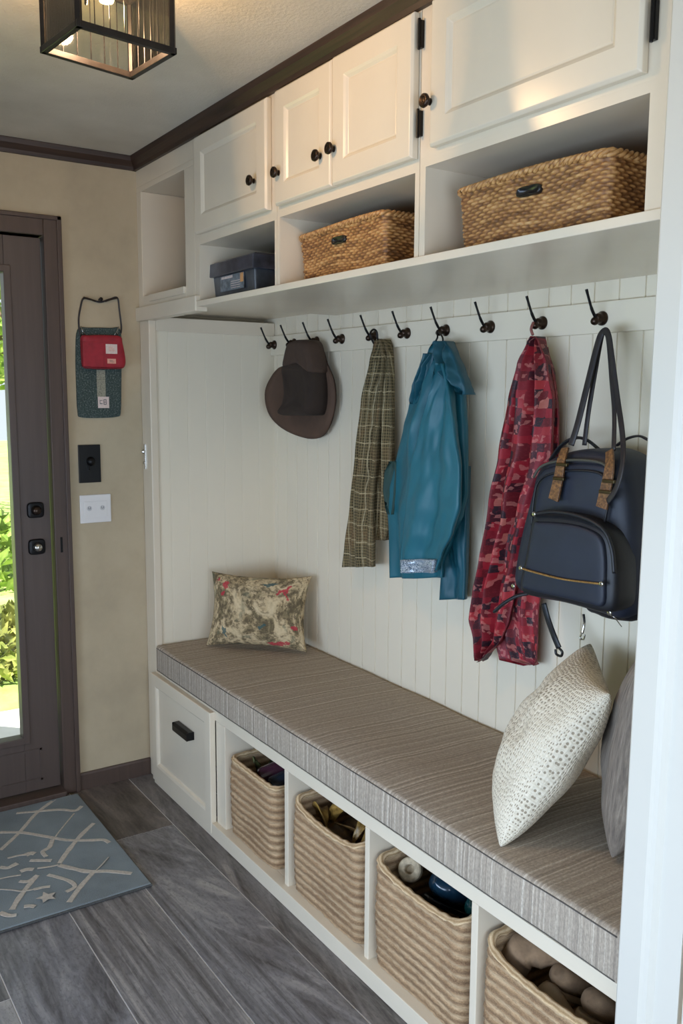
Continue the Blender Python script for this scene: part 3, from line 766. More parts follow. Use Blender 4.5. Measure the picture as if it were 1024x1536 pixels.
# contents ---------------------------------------------------------
def bottle_obj(label, c, p, axis, L, r, grp='bottles in the drawer-side basket'):
    bm = NB(); lathe(bm, [(0, 0), (r*.9, 0), (r, .006), (r, L*.6), (r*.85, L*.7), (r*.38, L*.8), (r*.36, L*.94), (r*.42, L*.95), (r*.42, L), (0, L)], p, Vector(axis), 22)
    o = obj('glass_bottle', bm, bottle(label.split()[0]+'_bottle_glass', c)); tag(o, label, 'bottle', grp); return o
bottle_obj('purple glossy bottle leaning in the basket nearest the drawer', g(70, 38, 52), (.865, .062, .285), (.30, .85, .30), .24, .036)
bottle_obj('smoky dark blue bottle beside the purple one in the first basket', g(34, 42, 54), (.945, .060, .280), (.22, .9, .32), .24, .038)
bottle_obj('dark green bottle at the right side of the first basket', g(26, 62, 50), (1.015, .055, .262), (.02, .9, .3), .22, .028)
def strip_leaf(name, label, cat, mat, path, w, grp=None, th=.003, curl=.3):
    bm = NB(); P = smooth_path(path, 7); fr = frames(P); n = len(P); rows = []
    for i, p in enumerate(P):
        t = i/(n-1); a = w*max(.12, math.sin(PI*min(1, t*1.0+.08))**.6); s, u = fr[i]; row = []
        for k in range(7):
            q = -1+k/3; row.append(p+s*a*q+u*(a*curl*q*q+.003*math.sin(t*17+k*2)))
        rows.append(row)
    top = [[bm.verts.new(q) for q in r] for r in rows]; bot = [[bm.verts.new(q-fr[i][1]*th) for q in r] for i, r in enumerate(rows)]
    for A, B in zip(top, top[1:]):
        for k in range(6): bm.faces.new((A[k], A[k+1], B[k+1], B[k]))
    for A, B in zip(bot, bot[1:]):
        for k in range(6): bm.faces.new((A[k+1], A[k], B[k], B[k+1]))
    for i in range(n-1):
        for k in (0, 6): bm.faces.new((top[i][k], top[i+1][k], bot[i+1][k], bot[i][k]))
    for i in (0, n-1): bm.faces.new(top[i]+bot[i][::-1])
    o = obj(name, bm, mat, smooth=True); tag(o, label, cat, grp); return o
HUSK = m_wood('dried_husk', g(92, 66, 24), g(176, 138, 70), (60, 60, 60), .4)
HUSKD = m_wood('dark_dried_husk', g(46, 32, 18), g(104, 74, 34), (60, 60, 60), .5)
GRNL = m_wood('dull_green_leaf', g(50, 56, 34), g(110, 110, 64), (60, 60, 60), .5)
strip_leaf('dried_leaf', 'pale dry leaf sticking up beside the bottles in the first basket', 'leaf', GRNL, [(.80, .10, .24), (.80, .085, .30), (.812, .07, .335), (.826, .06, .330)], .016)
strip_leaf('dried_leaf', 'curled green-brown leaf lying behind the pale leaf in the first basket', 'leaf', GRNL, [(.78, .22, .22), (.80, .19, .28), (.83, .15, .32), (.86, .10, .33)], .022)
hk = [
 ('tall golden husk standing at the left of the husk basket', HUSK, [(1.235, .12, .2), (1.25, .10, .30), (1.30, .10, .35), (1.36, .14, .385)], .020),
 ('golden husk curling over in the middle of the husk basket', HUSK, [(1.36, .2, .33), (1.40, .14, .36), (1.43, .09, .345), (1.425, .06, .29)], .018),
 ('broad amber husk lying to the right in the husk basket', HUSK, [(1.44, .22, .28), (1.46, .15, .325), (1.48, .09, .32), (1.47, .05, .27)], .034),
 ('dark brown husk lying at the back behind the golden ones', HUSKD, [(1.20, .25, .24), (1.30, .2, .30), (1.42, .18, .31), (1.52, .2, .29)], .05),
 ('dark brown husk along the front rim of the husk basket', HUSKD, [(1.21, .07, .26), (1.30, .065, .29), (1.40, .06, .285), (1.5, .07, .27)], .03),
 ('thin golden husk spike pointing right in the husk basket', HUSK, [(1.42, .28, .33), (1.46, .2, .355), (1.50, .13, .34), (1.525, .08, .31)], .008),
 ('short crumpled husk in the left front corner of the husk basket', HUSK, [(1.19, .10, .27), (1.21, .08, .315), (1.25, .07, .325), (1.29, .06, .29)], .022),
 ('broad dark husk lying under the curled golden one', HUSKD, [(1.25, .13, .26), (1.35, .12, .30), (1.45, .13, .30), (1.52, .12, .28)], .045)]
for lb, mt, pth, w_ in hk: strip_leaf('dried_husk', lb, 'husk', mt, pth, w_, 'dried husks in the second basket', curl=.5)
# third basket: boots (glossy) and a tan roll
def boot(name, label, cat, mat, foot, toe, r, hgt, solem=None, grp=None):
    """a rubber boot lying on its heel: toe up"""
    f, t_ = Vector(foot), Vector(toe); ax = (t_-f); L = ax.length; a = ax.normalized(); s = a.cross(Vector((0, 0, 1))).normalized(); u = s.cross(a)
    bm = NB(); rows = []
    for i in range(17):
        t = i/16; rr = r*(1-.25*t)*max(0, 1-(max(0, t-.72)/.28)**2.2)**.5; k = 20
        rows.append([bm.verts.new(f+a*L*t+s*rr*math.cos(2*PI*j/k)*1.05+u*(rr*.8*math.copysign(abs(math.sin(2*PI*j/k))**.8, math.sin(2*PI*j/k)))) for j in range(k)])
    for A, B in zip(rows, rows[1:]):
        for j in range(20): bm.faces.new((A[j], A[(j+1) % 20], B[(j+1) % 20], B[j]))
    bm.faces.new(rows[0]); bm.faces.new(rows[-1])
    o = obj(name, bm, mat, smooth=True); tag(o, label, cat, grp)
    if solem:
        bm = NB(); k = 24; out = [(math.cos(2*PI*j/k)*(.5*L), math.sin(2*PI*j/k)*r*.85*(1+.15*math.cos(2*PI*j/k))) for j in range(k)]
        puffy(bm, out, 0, [(.003, -.004), (0, 0), (0, .008), (.004, .011)], a, s, f+a*L*.52-u*(r*.72), u)
        obj('sole', bm, solem, o, smooth=False, bevel=.001)
    return o
BBLUE = bottle('glossy_blue_rubber', g(24, 52, 70), .18); BGRN = bottle('glossy_green_rubber', g(14, 56, 54), .2); BDK = bottle('dark_navy_rubber', g(16, 24, 34), .25)
boot('rubber_boot', 'glossy blue boot toe in the middle of the third basket', 'boot', BBLUE, (1.745, .32, .19), (1.765, .090, .335), .066, .1, BDK)
boot('rubber_boot', 'glossy dark green boot toe at the right of the third basket', 'boot', BGRN, (1.885, .30, .20), (1.900, .095, .335), .064, .1, BDK)
boot('rubber_boot', 'dark navy boot lying behind the blue boot', 'boot', BDK, (1.655, .34, .25), (1.66, .165, .335), .048, .1)
bm = NB(); lathe(bm, [(.014, 0), (.028, 0), (.032, .004), (.032, .022), (.028, .026), (.014, .026), (.012, .022), (.012, .004)], (1.660, .095, .318), Vector((.5, -.75, .6)), 26)
tag(obj('strap_roll', bm, plain('tan_webbing', g(176, 158, 130), .8, var=.2, scale=90), smooth=False, bevel=.001), 'tan rolled strap ring at the left of the third basket', 'strap')
# fourth: slippers
PLUSH = plain('tan_plush', g(132, 106, 80), .95, var=.2, scale=40, bump=.8); PLUSHL = plain('light_tan_sole', g(158, 136, 110), .9, var=.1, scale=40)
def slipper(label, foot, toe, r):
    o = boot('plush_slipper', label, 'slipper', PLUSH, foot, toe, r, .1, PLUSHL, 'tan plush slippers in the last basket')
slipper('tan plush slipper toe in the middle of the last basket', (2.19, .26, .22), (2.182, .085, .322), .046)
slipper('rounded tan slipper toe nearest the right post in the last basket', (2.285, .26, .22), (2.280, .080, .320), .050)
slipper('tan slipper toe squeezed between the right basket wall and its neighbour', (2.365, .27, .22), (2.366, .085, .305), .036)
bm = NB(); P = smooth_path([(2.07, .075, .22), (2.078, .075, .31), (2.115, .11, .335), (2.20, .19, .335)], 6); tube(bm, P, [.020+.018*math.sin(PI*i/(len(P)-1))+.004*math.sin(i*1.7) for i in range(len(P))], 16)
tag(obj('plush_scarf', bm, PLUSH, smooth=True), 'folded tan plush cloth along the left of the slipper basket', 'cloth')
bm = NB(); tube(bm, smooth_path([(2.15, .08, .2), (2.18, .07, .285), (2.24, .06, .27), (2.31, .06, .25), (2.37, .08, .262)], 6), .022, 14)
tag(obj('plush_belt', bm, PLUSHL, smooth=True), 'light tan rolled cloth along the front inside the slipper basket', 'cloth')

# ================================================================== UPPER BASKETS
def wicker(x0, x1, y0, y1, z0, h, label, hx, seed=0):
    rt = thing('wicker_basket', label, 'basket', ((x0+x1)/2, y0, z0), 'golden wicker baskets on the shelf')
    n, m = 560, 72; pts, T = superloop(x0, x1, y0, y1, .016, n)
    bm = NB(); uvl = bm.loops.layers.uv.new('UVMap'); sl = bm.verts.layers.float_vector.new('strand'); uv = {}; G = []
    stakes = round(T/.0125)
    for j in range(m+1):
        v = j/m; ring = []
        for i, (p, nn, s) in enumerate(pts):
            hh = h*(1+.03*math.sin(p.x*9+seed)); z = v*hh
            zz = z+.003*math.sin(s*24+seed)
            ph = s/T*stakes
            row = zz/.0072; k = math.floor(row); fr_ = row-k
            w = math.sin(PI*(ph+(k % 2)))           # over/under
            hump = math.sin(PI*fr_)**.7
            amp = .5+.5*w
            d = .0056*hump*(.3+.7*amp)+.003*pnoise(Vector((s*20, z*60, seed)))
            tint = .02+.62*hump*(.25+.75*amp)+.5*pnoise(Vector((s*14, k*3.1, seed)))+.2*pnoise(Vector((s*60, k*1.7, seed)))
            if v > .93: d += .003; 
            q = p+nn*(d-.004+.012*(v-.5)); vt = bm.verts.new((q.x, q.y, z0+z)); vt[sl] = (max(0, min(1, tint)), 0, 0); uv[vt] = (s, z); ring.append(vt)
        G.append(ring)
    for v in (1, .5, .05):
        ring = []
        for p, nn, s in pts:
            q = p-nn*.008; vt = bm.verts.new((q.x, q.y, z0+v*h*(1+.03*math.sin(p.x*9+seed))*.99)); vt[sl] = (.3, 0, 0); uv[vt] = (s, v*h); ring.append(vt)
        G.append(ring)
    for A, B in zip(G, G[1:]):
        for k in range(n):
            f = bm.faces.new((A[k], A[(k+1) % n], B[(k+1) % n], B[k]))
            for l in f.loops: l[uvl].uv = uv[l.vert]
    bm.faces.new(G[0]); bm.faces.new(G[-1])
    obj('body', bm, WICK, rt, smooth=True)
    # braided rim
    bm = NB(); uvl = bm.loops.layers.uv.new('UVMap'); sl = bm.verts.layers.float_vector.new('strand')
    for str_ in range(3):
        path = []
        for i in range(0, n+1, 2):
            p, nn, s = pts[i % n]; a = 2*PI*(i/n*round(T/.045))+str_*2*PI/3
            path.append(Vector((p.x, p.y, z0+h*(1+.03*math.sin(p.x*9+seed))))+nn*(.004+.0055*math.cos(a))+Vector((0, 0, .005*math.sin(a))))
        tube(bm, path, .0046, 7, cap=False)
    for i, v in enumerate(bm.verts): v[sl] = (.5+.35*math.sin(i*.37), 0, 0)
    obj('rim', bm, WICK, rt, smooth=True)
    # handle slot
    bm = NB(); zc = z0+h*.74; out = [(.034*math.copysign(abs(math.cos(a))**.5, math.cos(a)), .0105*math.copysign(abs(math.sin(a))**.6, math.sin(a))) for a in [2*PI*k/28 for k in range(28)]]
    puffy(bm, out, 0, [(0, -.004), (0, .007), (.002, .0085), (.005, .009), (.007, .0055)], Vector((1, 0, 0)), Vector((0, 0, 1)), Vector((hx, y0, zc)), Vector((0, -1, 0)))
    o = obj('handle_slot', bm, BLACKP, rt, smooth=True); o['label'] = 'black oblong hand hole'
    return rt
wicker(1.138, 1.552, .062, .36, 1.9055, .138, 'smaller golden wicker basket in the middle shelf cubby', 1.345, 1)
wicker(1.850, 2.272, .050, .44, 1.9055, .135, 'larger golden wicker basket in the right shelf cubby', 2.068, 2)
# black storage box
sb = thing('storage_box', 'black plastic storage box with a lid and torn label on the left cubby shelf', 'box', (.72, .05, 1.9055))
DKP = plain('scuffed_grey_plastic', g(62, 66, 72), .3, var=.4, scale=18, Coat_Weight=.3); DKS = plain('scuffed_black_plastic', g(36, 32, 32), .28, var=.5, scale=25)
def taper_box(bm, x0, x1, y0, y1, z0, z1, tp):
    v = box(bm, x0, x1, y0, y1, z0, z1); cx, cy = (x0+x1)/2, (y0+y1)/2
    for w in v:
        if w.co.z < (z0+z1)/2: w.co.x = cx+(w.co.x-cx)*tp; w.co.y = cy+(w.co.y-cy)*tp
bm = NB(); taper_box(bm, .562, .868, .052, .33, 1.9055, 1.990, .95); obj('tub', bm, DKP, sb, bevel=.008, segs=3)
bm = NB(); taper_box(bm, .550, .882, .040, .345, 1.985, 2.030, 1.02); box(bm, .565, .867, .055, .33, 2.030, 2.036); obj('lid', bm, plain('scuffed_blue_grey_lid', g(58, 60, 70), .28, var=.4, scale=22, Coat_Weight=.3), sb, bevel=.009, segs=3)
bm = NB(); box(bm, .63, .80, .0485, .051, 1.932, 1.982); box(bm, .66, .70, .047, .0485, 1.94, 1.965); lb = obj('sticker', bm, plain('torn_grey_sticker', g(108, 116, 122), .5, var=.35, scale=60), sb); lb['label'] = 'scuffed grey printed label'
bm = NB()
for k in range(7): box(bm, .64+k*.012, .649+k*.012, .0475, .0485, 1.972, 1.980)
for k in range(4): box(bm, .71, .775, .0475, .0485, 1.938+k*.007, 1.9395+k*.007)
obj('print', bm, PATCHW, lb)
bm = NB(); box(bm, .778, .799, .0472, .0485, 1.952, 1.981); obj('tag', bm, plain('orange_tag', g(206, 152, 98), .6), lb)

# ================================================================== HOOK RAIL AND HOOKS
bm = NB(); box(bm, .091, XR-.022, .541, D-.0003, 1.752, 1.832); tag(obj('hook_rail', bm, BEAD, bevel=.002), 'long white board fixed to the beadboard wall, carrying the hooks', 'rail')
desc = ['black coat hook in the far corner of the rail', 'empty black coat hook left of the hat', 'black coat hook that the brown hat hangs on', 'empty black coat hook between the hat and the plaid scarf', 'black coat hook carrying the olive plaid scarf',
        'empty black coat hook between the plaid scarf and teal jacket', 'black coat hook carrying the teal jacket', 'empty black coat hook between the teal jacket and the red scarf', 'black coat hook above the red patterned scarf', 'black coat hook holding the backpack straps nearest the post']
hxs = [.125, .288, .459, .636, .846, 1.03, 1.229, 1.433, 1.641, 1.85]
hk0 = thing('coat_hook', desc[0], 'hook', (hxs[0], .541, 1.795), 'black coat hooks on the rail')
X = hxs[0]
bm = NB(); lathe(bm, [(.0, 0), (.0185, 0), (.0185, .004), (.015, .007), (.012, .012), (.0125, .02), (.009, .026), (0, .028)], (X, .541, 1.795), Vector((0, -1, 0)), 24)
pa = obj('rosette', bm, BRONZE, hk0, smooth=True)
bm = NB(); tube(bm, smooth_path([(X, .524, 1.790), (X, .514, 1.797), (X, .500, 1.815), (X, .488, 1.838), (X, .476, 1.864)], 6), [.0042]*14+[.0034]*8+[.0038]*3, 10)
pb = obj('prong', bm, BLACK, hk0, smooth=True)
bm = NB(); lathe(bm, [(0, -.0015), (.007, 0), (.0105, .006), (.0105, .012), (.007, .018), (0, .0195)], (X, .521, 1.790), Vector((0, -1, -.35)), 18)
pc = obj('ball_end', bm, BRONZE, hk0, smooth=True)
bpy.context.view_layer.update()
for i in range(1, 10):
    r = hk0.copy(); C.objects.link(r); r.location = (hxs[i], .541, 1.795-.001*max(0, i-5)*1.5); r['label'] = desc[i]
    for ch in (pa, pb, pc):
        c = ch.copy(); C.objects.link(c); c.parent = r; c.matrix_parent_inverse = ch.matrix_parent_inverse.copy()

# ================================================================== HAT
ht = thing('felt_hat', 'brown felt brimmed hat hanging on the third hook', 'hat', (.47, .5, 1.78))
YB = .528
def outl(px, y): return [at(a, b, y=y) for a, b in px]
br = smooth_path(outl([(447, 545), (432, 552), (422, 572), (418.5, 592), (422, 618), (433, 638), (450, 652), (470, 658.5), (487, 651), (499, 630), (506, 600), (504, 570), (494, 545), (487, 525), (470, 516), (455, 522)], YB), 4, True)
cx = Vector((sum(p.x for p in br)/len(br), YB, sum(p.z for p in br)/len(br)))
bm = NB(); rings = []
for k, (s, dy) in enumerate([(1, 0), (1.0, -.006), (.9, -.012), (.7, -.01), (.5, -.004), (.2, 0)]):
    ring = []
    for i, p in enumerate(br):
        left = max(0, -(p.x-cx.x)/.2); curl = -.045*left*(s**3)
        q = cx+(p-cx)*s; ring.append(bm.verts.new((q.x, YB+dy+curl-.012*abs(math.sin(i*.1))*s, q.z)))
    rings.append(ring)
back = [[bm.verts.new((v.co.x, v.co.y+.005, v.co.z)) for v in r] for r in rings]
N_ = len(br)
for st in (rings, back):
    for A, B in zip(st, st[1:]):
        for k in range(N_): bm.faces.new((A[k], A[(k+1) % N_], B[(k+1) % N_], B[k]))
    bm.faces.new(st[-1])
for k in range(N_): bm.faces.new((rings[0][k], rings[0][(k+1) % N_], back[0][(k+1) % N_], back[0][k]))
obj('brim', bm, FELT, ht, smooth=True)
def puff_px(bm, pxl, y, prof, k=4, ramp=None):
    P = smooth_path(outl(pxl, y), k, True); puffy(bm, [(p.x, p.z) for p in P], 0, prof, Vector((1, 0, 0)), Vector((0, 0, 1)), Vector((0, y, 0)), Vector((0, -1, 0)))
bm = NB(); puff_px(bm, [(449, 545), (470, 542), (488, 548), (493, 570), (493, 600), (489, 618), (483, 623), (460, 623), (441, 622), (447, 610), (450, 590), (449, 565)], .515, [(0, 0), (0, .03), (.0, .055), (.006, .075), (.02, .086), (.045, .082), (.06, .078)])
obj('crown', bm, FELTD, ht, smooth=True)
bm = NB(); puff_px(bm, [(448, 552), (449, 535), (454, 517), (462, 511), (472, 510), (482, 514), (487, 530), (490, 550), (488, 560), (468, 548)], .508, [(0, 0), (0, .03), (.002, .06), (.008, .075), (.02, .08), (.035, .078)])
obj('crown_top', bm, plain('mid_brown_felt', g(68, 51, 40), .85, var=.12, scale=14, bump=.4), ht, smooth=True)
bm = NB(); puff_px(bm, [(441, 560), (446, 556), (449, 575), (447, 600), (438, 618), (434, 619), (440, 600), (441, 578)], .47, [(0, 0), (0, .01), (.001, .014), (.003, .016)])
obj('band', bm, plain('pale_felt_edge', g(104, 84, 72), .85, bump=.3), ht, smooth=True)['label'] = 'lighter inner brim edge'  # paler strip along the inner edge of the curled brim

# ================================================================== PLAID SCARF
sc = thing('plaid_scarf', 'olive brown plaid wool scarf hanging from the fifth hook', 'scarf', (.88, .5, 1.76))
drape('short_end', [(508, 564, 571, .02), (518, 564, 577, .03), (535, 563, 580, .035), (570, 560, 583, .04), (640, 556, 584.5, .04), (720, 552, 584.5, .04), (790, 549, 580, .036), (811, 550, 575, .03)], PLAID, sc, .49, .541, ((1.5, .5, .1, .2), (3, .25, .3, .3)), n=50, seedv=2)
drape('long_end', [(510, 561, 567, .03), (520, 559, 570, .04), (540, 554, 572, .05), (600, 541, 569, .055), (680, 532, 562, .055), (760, 524, 556, .055), (820, 516, 557, .05), (851, 512.5, 557, .042)], PLAID, sc, .47, .525, ((1.5, .45, .4, .25), (3.5, .25, 0, .4)), n=60, seedv=5)
bm = NB(); c = at(563, 500, y=.50); tube(bm, smooth_path([c+Vector((.0, 0, -.045)), c+Vector((-.018, -.01, -.005)), c+Vector((.004, -.012, .012)), c+Vector((.02, -.008, .0)), c+Vector((.012, 0, -.045))], 6), .0035, 8)
obj('hanging_loop', bm, BLACK, sc, smooth=True)

# ================================================================== JACKET
jk = thing('rain_jacket', 'teal hooded rain jacket hanging from the seventh hook', 'jacket', (1.28, .5, 1.76))
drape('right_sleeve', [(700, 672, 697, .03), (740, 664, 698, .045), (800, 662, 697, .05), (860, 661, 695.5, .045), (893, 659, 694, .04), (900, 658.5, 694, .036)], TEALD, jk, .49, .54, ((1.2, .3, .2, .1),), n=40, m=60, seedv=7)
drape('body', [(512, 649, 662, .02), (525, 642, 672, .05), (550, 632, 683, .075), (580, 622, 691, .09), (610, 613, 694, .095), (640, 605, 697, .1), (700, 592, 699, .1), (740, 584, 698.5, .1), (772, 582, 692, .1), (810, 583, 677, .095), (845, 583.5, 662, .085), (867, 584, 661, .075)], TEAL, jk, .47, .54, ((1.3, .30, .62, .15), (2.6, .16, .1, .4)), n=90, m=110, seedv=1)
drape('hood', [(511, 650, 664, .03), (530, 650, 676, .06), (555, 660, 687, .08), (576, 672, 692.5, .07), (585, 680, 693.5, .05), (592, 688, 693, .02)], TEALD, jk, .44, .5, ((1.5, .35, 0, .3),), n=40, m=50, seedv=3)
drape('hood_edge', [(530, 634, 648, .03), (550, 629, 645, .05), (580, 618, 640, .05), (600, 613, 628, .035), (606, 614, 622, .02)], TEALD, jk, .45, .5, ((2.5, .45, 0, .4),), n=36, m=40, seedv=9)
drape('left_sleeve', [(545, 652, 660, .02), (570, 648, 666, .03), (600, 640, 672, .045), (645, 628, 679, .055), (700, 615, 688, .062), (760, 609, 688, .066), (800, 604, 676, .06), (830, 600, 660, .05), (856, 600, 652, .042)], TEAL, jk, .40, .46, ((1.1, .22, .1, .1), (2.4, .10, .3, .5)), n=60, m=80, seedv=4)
drape('cuff_band', [(840, 600, 649, .055), (850, 600, 648, .055), (860, 600.5, 646, .05)], SILVER, jk, .385, .452, ((1.1, .2, .1, .1),), n=40, m=8, seedv=4)['label'] = 'silver sparkling reflective cuff band'
drape('pocket_flap', [(692, 583, 590, .02), (710, 576, 592, .035), (735, 574, 590, .035), (760, 577, 588, .03), (772, 580, 586, .02)], LINING, jk, .45, .5, ((1, .2, 0, 0),), n=24, m=24)['label'] = 'dark green turned-out lining'
bm = NB(); c = at(657, 512, y=.49); hkp = Vector((1.229, .505, 1.788)); tube(bm, smooth_path([c+Vector((-.018, 0, -.004)), c+Vector((-.004, 0, .012)), hkp, c+Vector((.02, 0, .012)), c+Vector((.022, 0, -.01))], 6), .0028, 8)
obj('hanging_loop', bm, BLACK, jk, smooth=True)

# ================================================================== RED SCARF
rs = thing('red_scarf', 'long red patterned fabric scarf hanging beside the backpack', 'scarf', (1.66, .5, 1.76))
drape('back_fold', [(520, 798, 812, .03), (560, 790, 828, .05), (620, 780, 836, .055), (700, 760, 837, .055), (780, 750, 822, .05), (860, 740, 815, .05), (920, 740, 806, .045), (960, 742, 805, .04), (990, 748, 803, .03), (999, 785, 799, .02)], REDF, rs, .50, .541, ((2.5, .55, .2, .3), (5, .2, 0, .5)), n=80, m=110, seedv=11)
drape('front_fold', [(504, 795, 800, .02), (512, 790, 806, .04), (545, 778, 818, .06), (600, 764, 828, .07), (680, 748, 826, .07), (760, 736, 800, .07), (840, 721, 782, .065), (890, 709, 770, .06), (930, 703, 762, .055), (960, 709, 750, .045), (985, 710, 724, .03), (993, 711, 714, .015)], REDF, rs, .47, .522, ((2.6, .62, .0, .25), (5, .2, .3, .4)), n=96, m=130, seedv=12, hem=.004)
bm = NB(); tube(bm, smooth_path([(1.641, .505, 1.79), (1.648, .49, 1.772), (1.66, .485, 1.755)], 5), .004, 8); obj('knot_loop', bm, REDF, rs, smooth=True)

# ================================================================== BACKPACK
bp = thing('backpack', 'navy canvas backpack with tan leather buckle straps hanging at the right end', 'backpack', (1.98, .45, 1.1))
YF = .37       # front plane of the pack; the back rests on the wall
def ppl(pts, y=YF): return [at(a, b, y=y) for a, b in pts]
def shell(name, pxl, yfront, yback, mat, rnd=.03, parent=bp, k=5, lab=None, smooth=True):
    P = smooth_path(ppl(pxl, yfront), k, True); bm = NB(); dp = yback-yfront
    prof = [(rnd*.9, dp), (rnd*.25, dp-rnd*.3), (0, dp-rnd), (0, rnd), (rnd*.12, rnd*.5), (rnd*.35, rnd*.2), (rnd*.8, 0.03*rnd), (rnd*1.6, -.08*rnd), (rnd*2.6, -.12*rnd)]
    puffy(bm, [(p.x, p.z) for p in P], 0, [(i, h) for i, h in prof], Vector((1, 0, 0)), Vector((0, 0, 1)), Vector((0, yfront, 0)), Vector((0, 1, 0)))
    o = obj(name, bm, mat, parent, smooth=smooth)
    if lab: o['label'] = lab
    return o
# main body back compartment
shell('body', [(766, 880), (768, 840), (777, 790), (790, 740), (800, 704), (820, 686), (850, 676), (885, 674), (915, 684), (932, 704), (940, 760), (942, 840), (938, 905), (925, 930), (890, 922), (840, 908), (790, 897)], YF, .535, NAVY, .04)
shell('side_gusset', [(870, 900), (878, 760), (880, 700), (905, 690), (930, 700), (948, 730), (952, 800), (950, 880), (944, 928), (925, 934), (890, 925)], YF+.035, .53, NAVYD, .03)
# top flap panel
shell('upper_panel', [(796, 790), (800, 740), (806, 712), (822, 700), (860, 694), (900, 697), (912, 710), (914, 760), (908, 790), (880, 783), (840, 777)], YF-.006, YF+.06, NAVY, .012)
# front pocket
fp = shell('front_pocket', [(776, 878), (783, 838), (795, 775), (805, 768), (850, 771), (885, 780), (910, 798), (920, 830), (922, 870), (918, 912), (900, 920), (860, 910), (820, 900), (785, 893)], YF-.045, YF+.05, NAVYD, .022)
shell('pocket_face', [(781, 876), (789, 838), (798, 788), (808, 783), (850, 786), (880, 794), (899, 808), (905, 835), (905, 875), (902, 908), (880, 906), (840, 897), (790, 885)], YF-.056, YF-.03, NAVY, .008, fp)
def tb(pts, r, mat, name, parent, y, rb=None, k=6, lab=None, side=None):
    bm = NB(); P = smooth_path([at(p[0], p[1], y=(p[2] if len(p) > 2 else y)) for p in pts], k); tube(bm, P, r, 10, rb, side=side); o = obj(name, bm, mat, parent, smooth=True)
    if lab: o['label'] = lab
    return o
tb([(797, 772), (830, 768), (870, 775), (903, 793), (917, 822), (921, 860)], .005, NAVYD, 'zip_track', fp, YF-.052)
tb([(781, 852), (800, 858), (840, 868), (875, 873), (902, 876)], .0045, GOLD, 'gold_zip', fp, YF-.064, .0025, lab='gold zip line across the pocket')
for a, b, yy, nm in ((781, 852, YF-.066, 'grommet'), (902, 876, YF-.066, 'grommet'), (770, 879, YF-.02, 'rivet'), (801, 771, YF-.055, 'zip_pull'), (914, 919, YF-.03, 'rivet')):
    bm = NB(); lathe(bm, [(.0015, 0), (.006, 0), (.0065, .002), (.005, .0035), (.002, .003)], at(a, b, y=yy), Vector((0, -1, 0)), 14); obj(nm, bm, CHROME, bp, smooth=True)
# leather straps
def flat(pts, hw, th, mat, name, parent, lab=None):
    """flat strap: pts (px,py,y), half width in metres"""
    bm = NB(); P = [at(a, b, y=c) for a, b, c in pts]; P = smooth_path(P, 4); rows = []
    for i, p in enumerate(P):
        t = (P[min(i+1, len(P)-1)]-P[max(0, i-1)]).normalized(); s = t.cross(Vector((0, 1, 0))).normalized(); w_ = hw[0]+(hw[1]-hw[0])*i/(len(P)-1); nn = s.cross(t).normalized()*th
        rows.append([bm.verts.new(p+s*w_+nn), bm.verts.new(p-s*w_+nn), bm.verts.new(p-s*w_-nn), bm.verts.new(p+s*w_-nn)])
    for A, B in zip(rows, rows[1:]):
        for k in range(4): bm.faces.new((A[k], A[(k+1) % 4], B[(k+1) % 4], B[k]))
    bm.faces.new(rows[0]); bm.faces.new(rows[-1]); o = obj(name, bm, mat, parent, bevel=.001)
    if lab: o['label'] = lab
    return o
l1 = flat([(848, 672, YF-.0), (842, 690, YF-.016), (838, 715, YF-.02), (830, 750, YF-.022)], (.011, .016), .003, LEATH, 'buckle_strap', bp, 'tan tooled leather strap')
l2 = flat([(914, 676, YF-.0), (914, 700, YF-.016), (910, 725, YF-.02), (902, 762, YF-.022)], (.011, .016), .003, LEATH, 'buckle_strap', bp, 'tan leather strap under the carry strap')
for l_, pts in ((l1, ((843, 697), (838, 718))), (l2, ((913, 722), (908, 738)))):
    for a, b in pts:
        c = at(a, b, y=YF-.026); bm = NB(); box(bm, c.x-.018, c.x+.018, c.y-.004, c.y+.004, c.z-.004, c.z+.004); obj('buckle', bm, plain('aged_brass', g(70, 58, 34), .4, .7), l_, bevel=.0015)
SEAM = plain('grey_olive_seam', g(66, 66, 58), .6)
tb([(800, 716), (810, 701), (830, 693), (865, 690), (900, 694), (914, 706)], .0035, SEAM, 'top_seam', bp, YF-.012)
tb([(797, 788), (801, 745), (808, 722), (826, 711), (860, 706), (895, 709), (908, 722), (911, 756), (906, 784)], .0028, NAVYD, 'panel_seam', bp, YF-.014)
tb([(918, 700), (930, 730), (936, 790), (937, 860), (932, 915)], .0045, NAVYD, 'side_zip', bp, YF+.012)
# top grab handle, carry straps, loops
tb([(826, 690, .47), (842, 668, .46), (862, 657, .455), (880, 660, .455), (898, 674, .47)], .008, NAVYD, 'grab_handle', bp, .46, .004)
HX = (1.85, .500, 1.79)
hp = (903, 497)
tb([(856, 668, .41), (866, 636, .42), (880, 580, .44), (895, 520, .46), (903, 499, .468), (912, 502, .462), (918, 540, .45), (926, 600, .43), (933, 650, .39), (934, 690, .345), (925, 730, .335), (911, 752, .34)], .0100, STRAP, 'carry_strap', bp, .42, .003, lab='long dark leather carry strap in front')
tb([(876, 668, .43), (882, 620, .44), (892, 560, .46), (901, 510, .482), (906, 497, .485), (912, 510, .48), (917, 570, .46), (921, 620, .44), (920, 676, .40)], .0075, STRAP, 'carry_strap', bp, .45, .003, lab='dark leather carry strap behind')
tb([(925, 668, .48), (940, 658, .47), (958, 654, .46), (972, 660, .45)], .006, STRAP, 'side_loop', bp, .47, .003)
tb([(815, 905, .44), (822, 930, .44), (831, 955, .43), (838, 972, .43)], .010, NAVYD, 'shoulder_strap', bp, .44, .004)
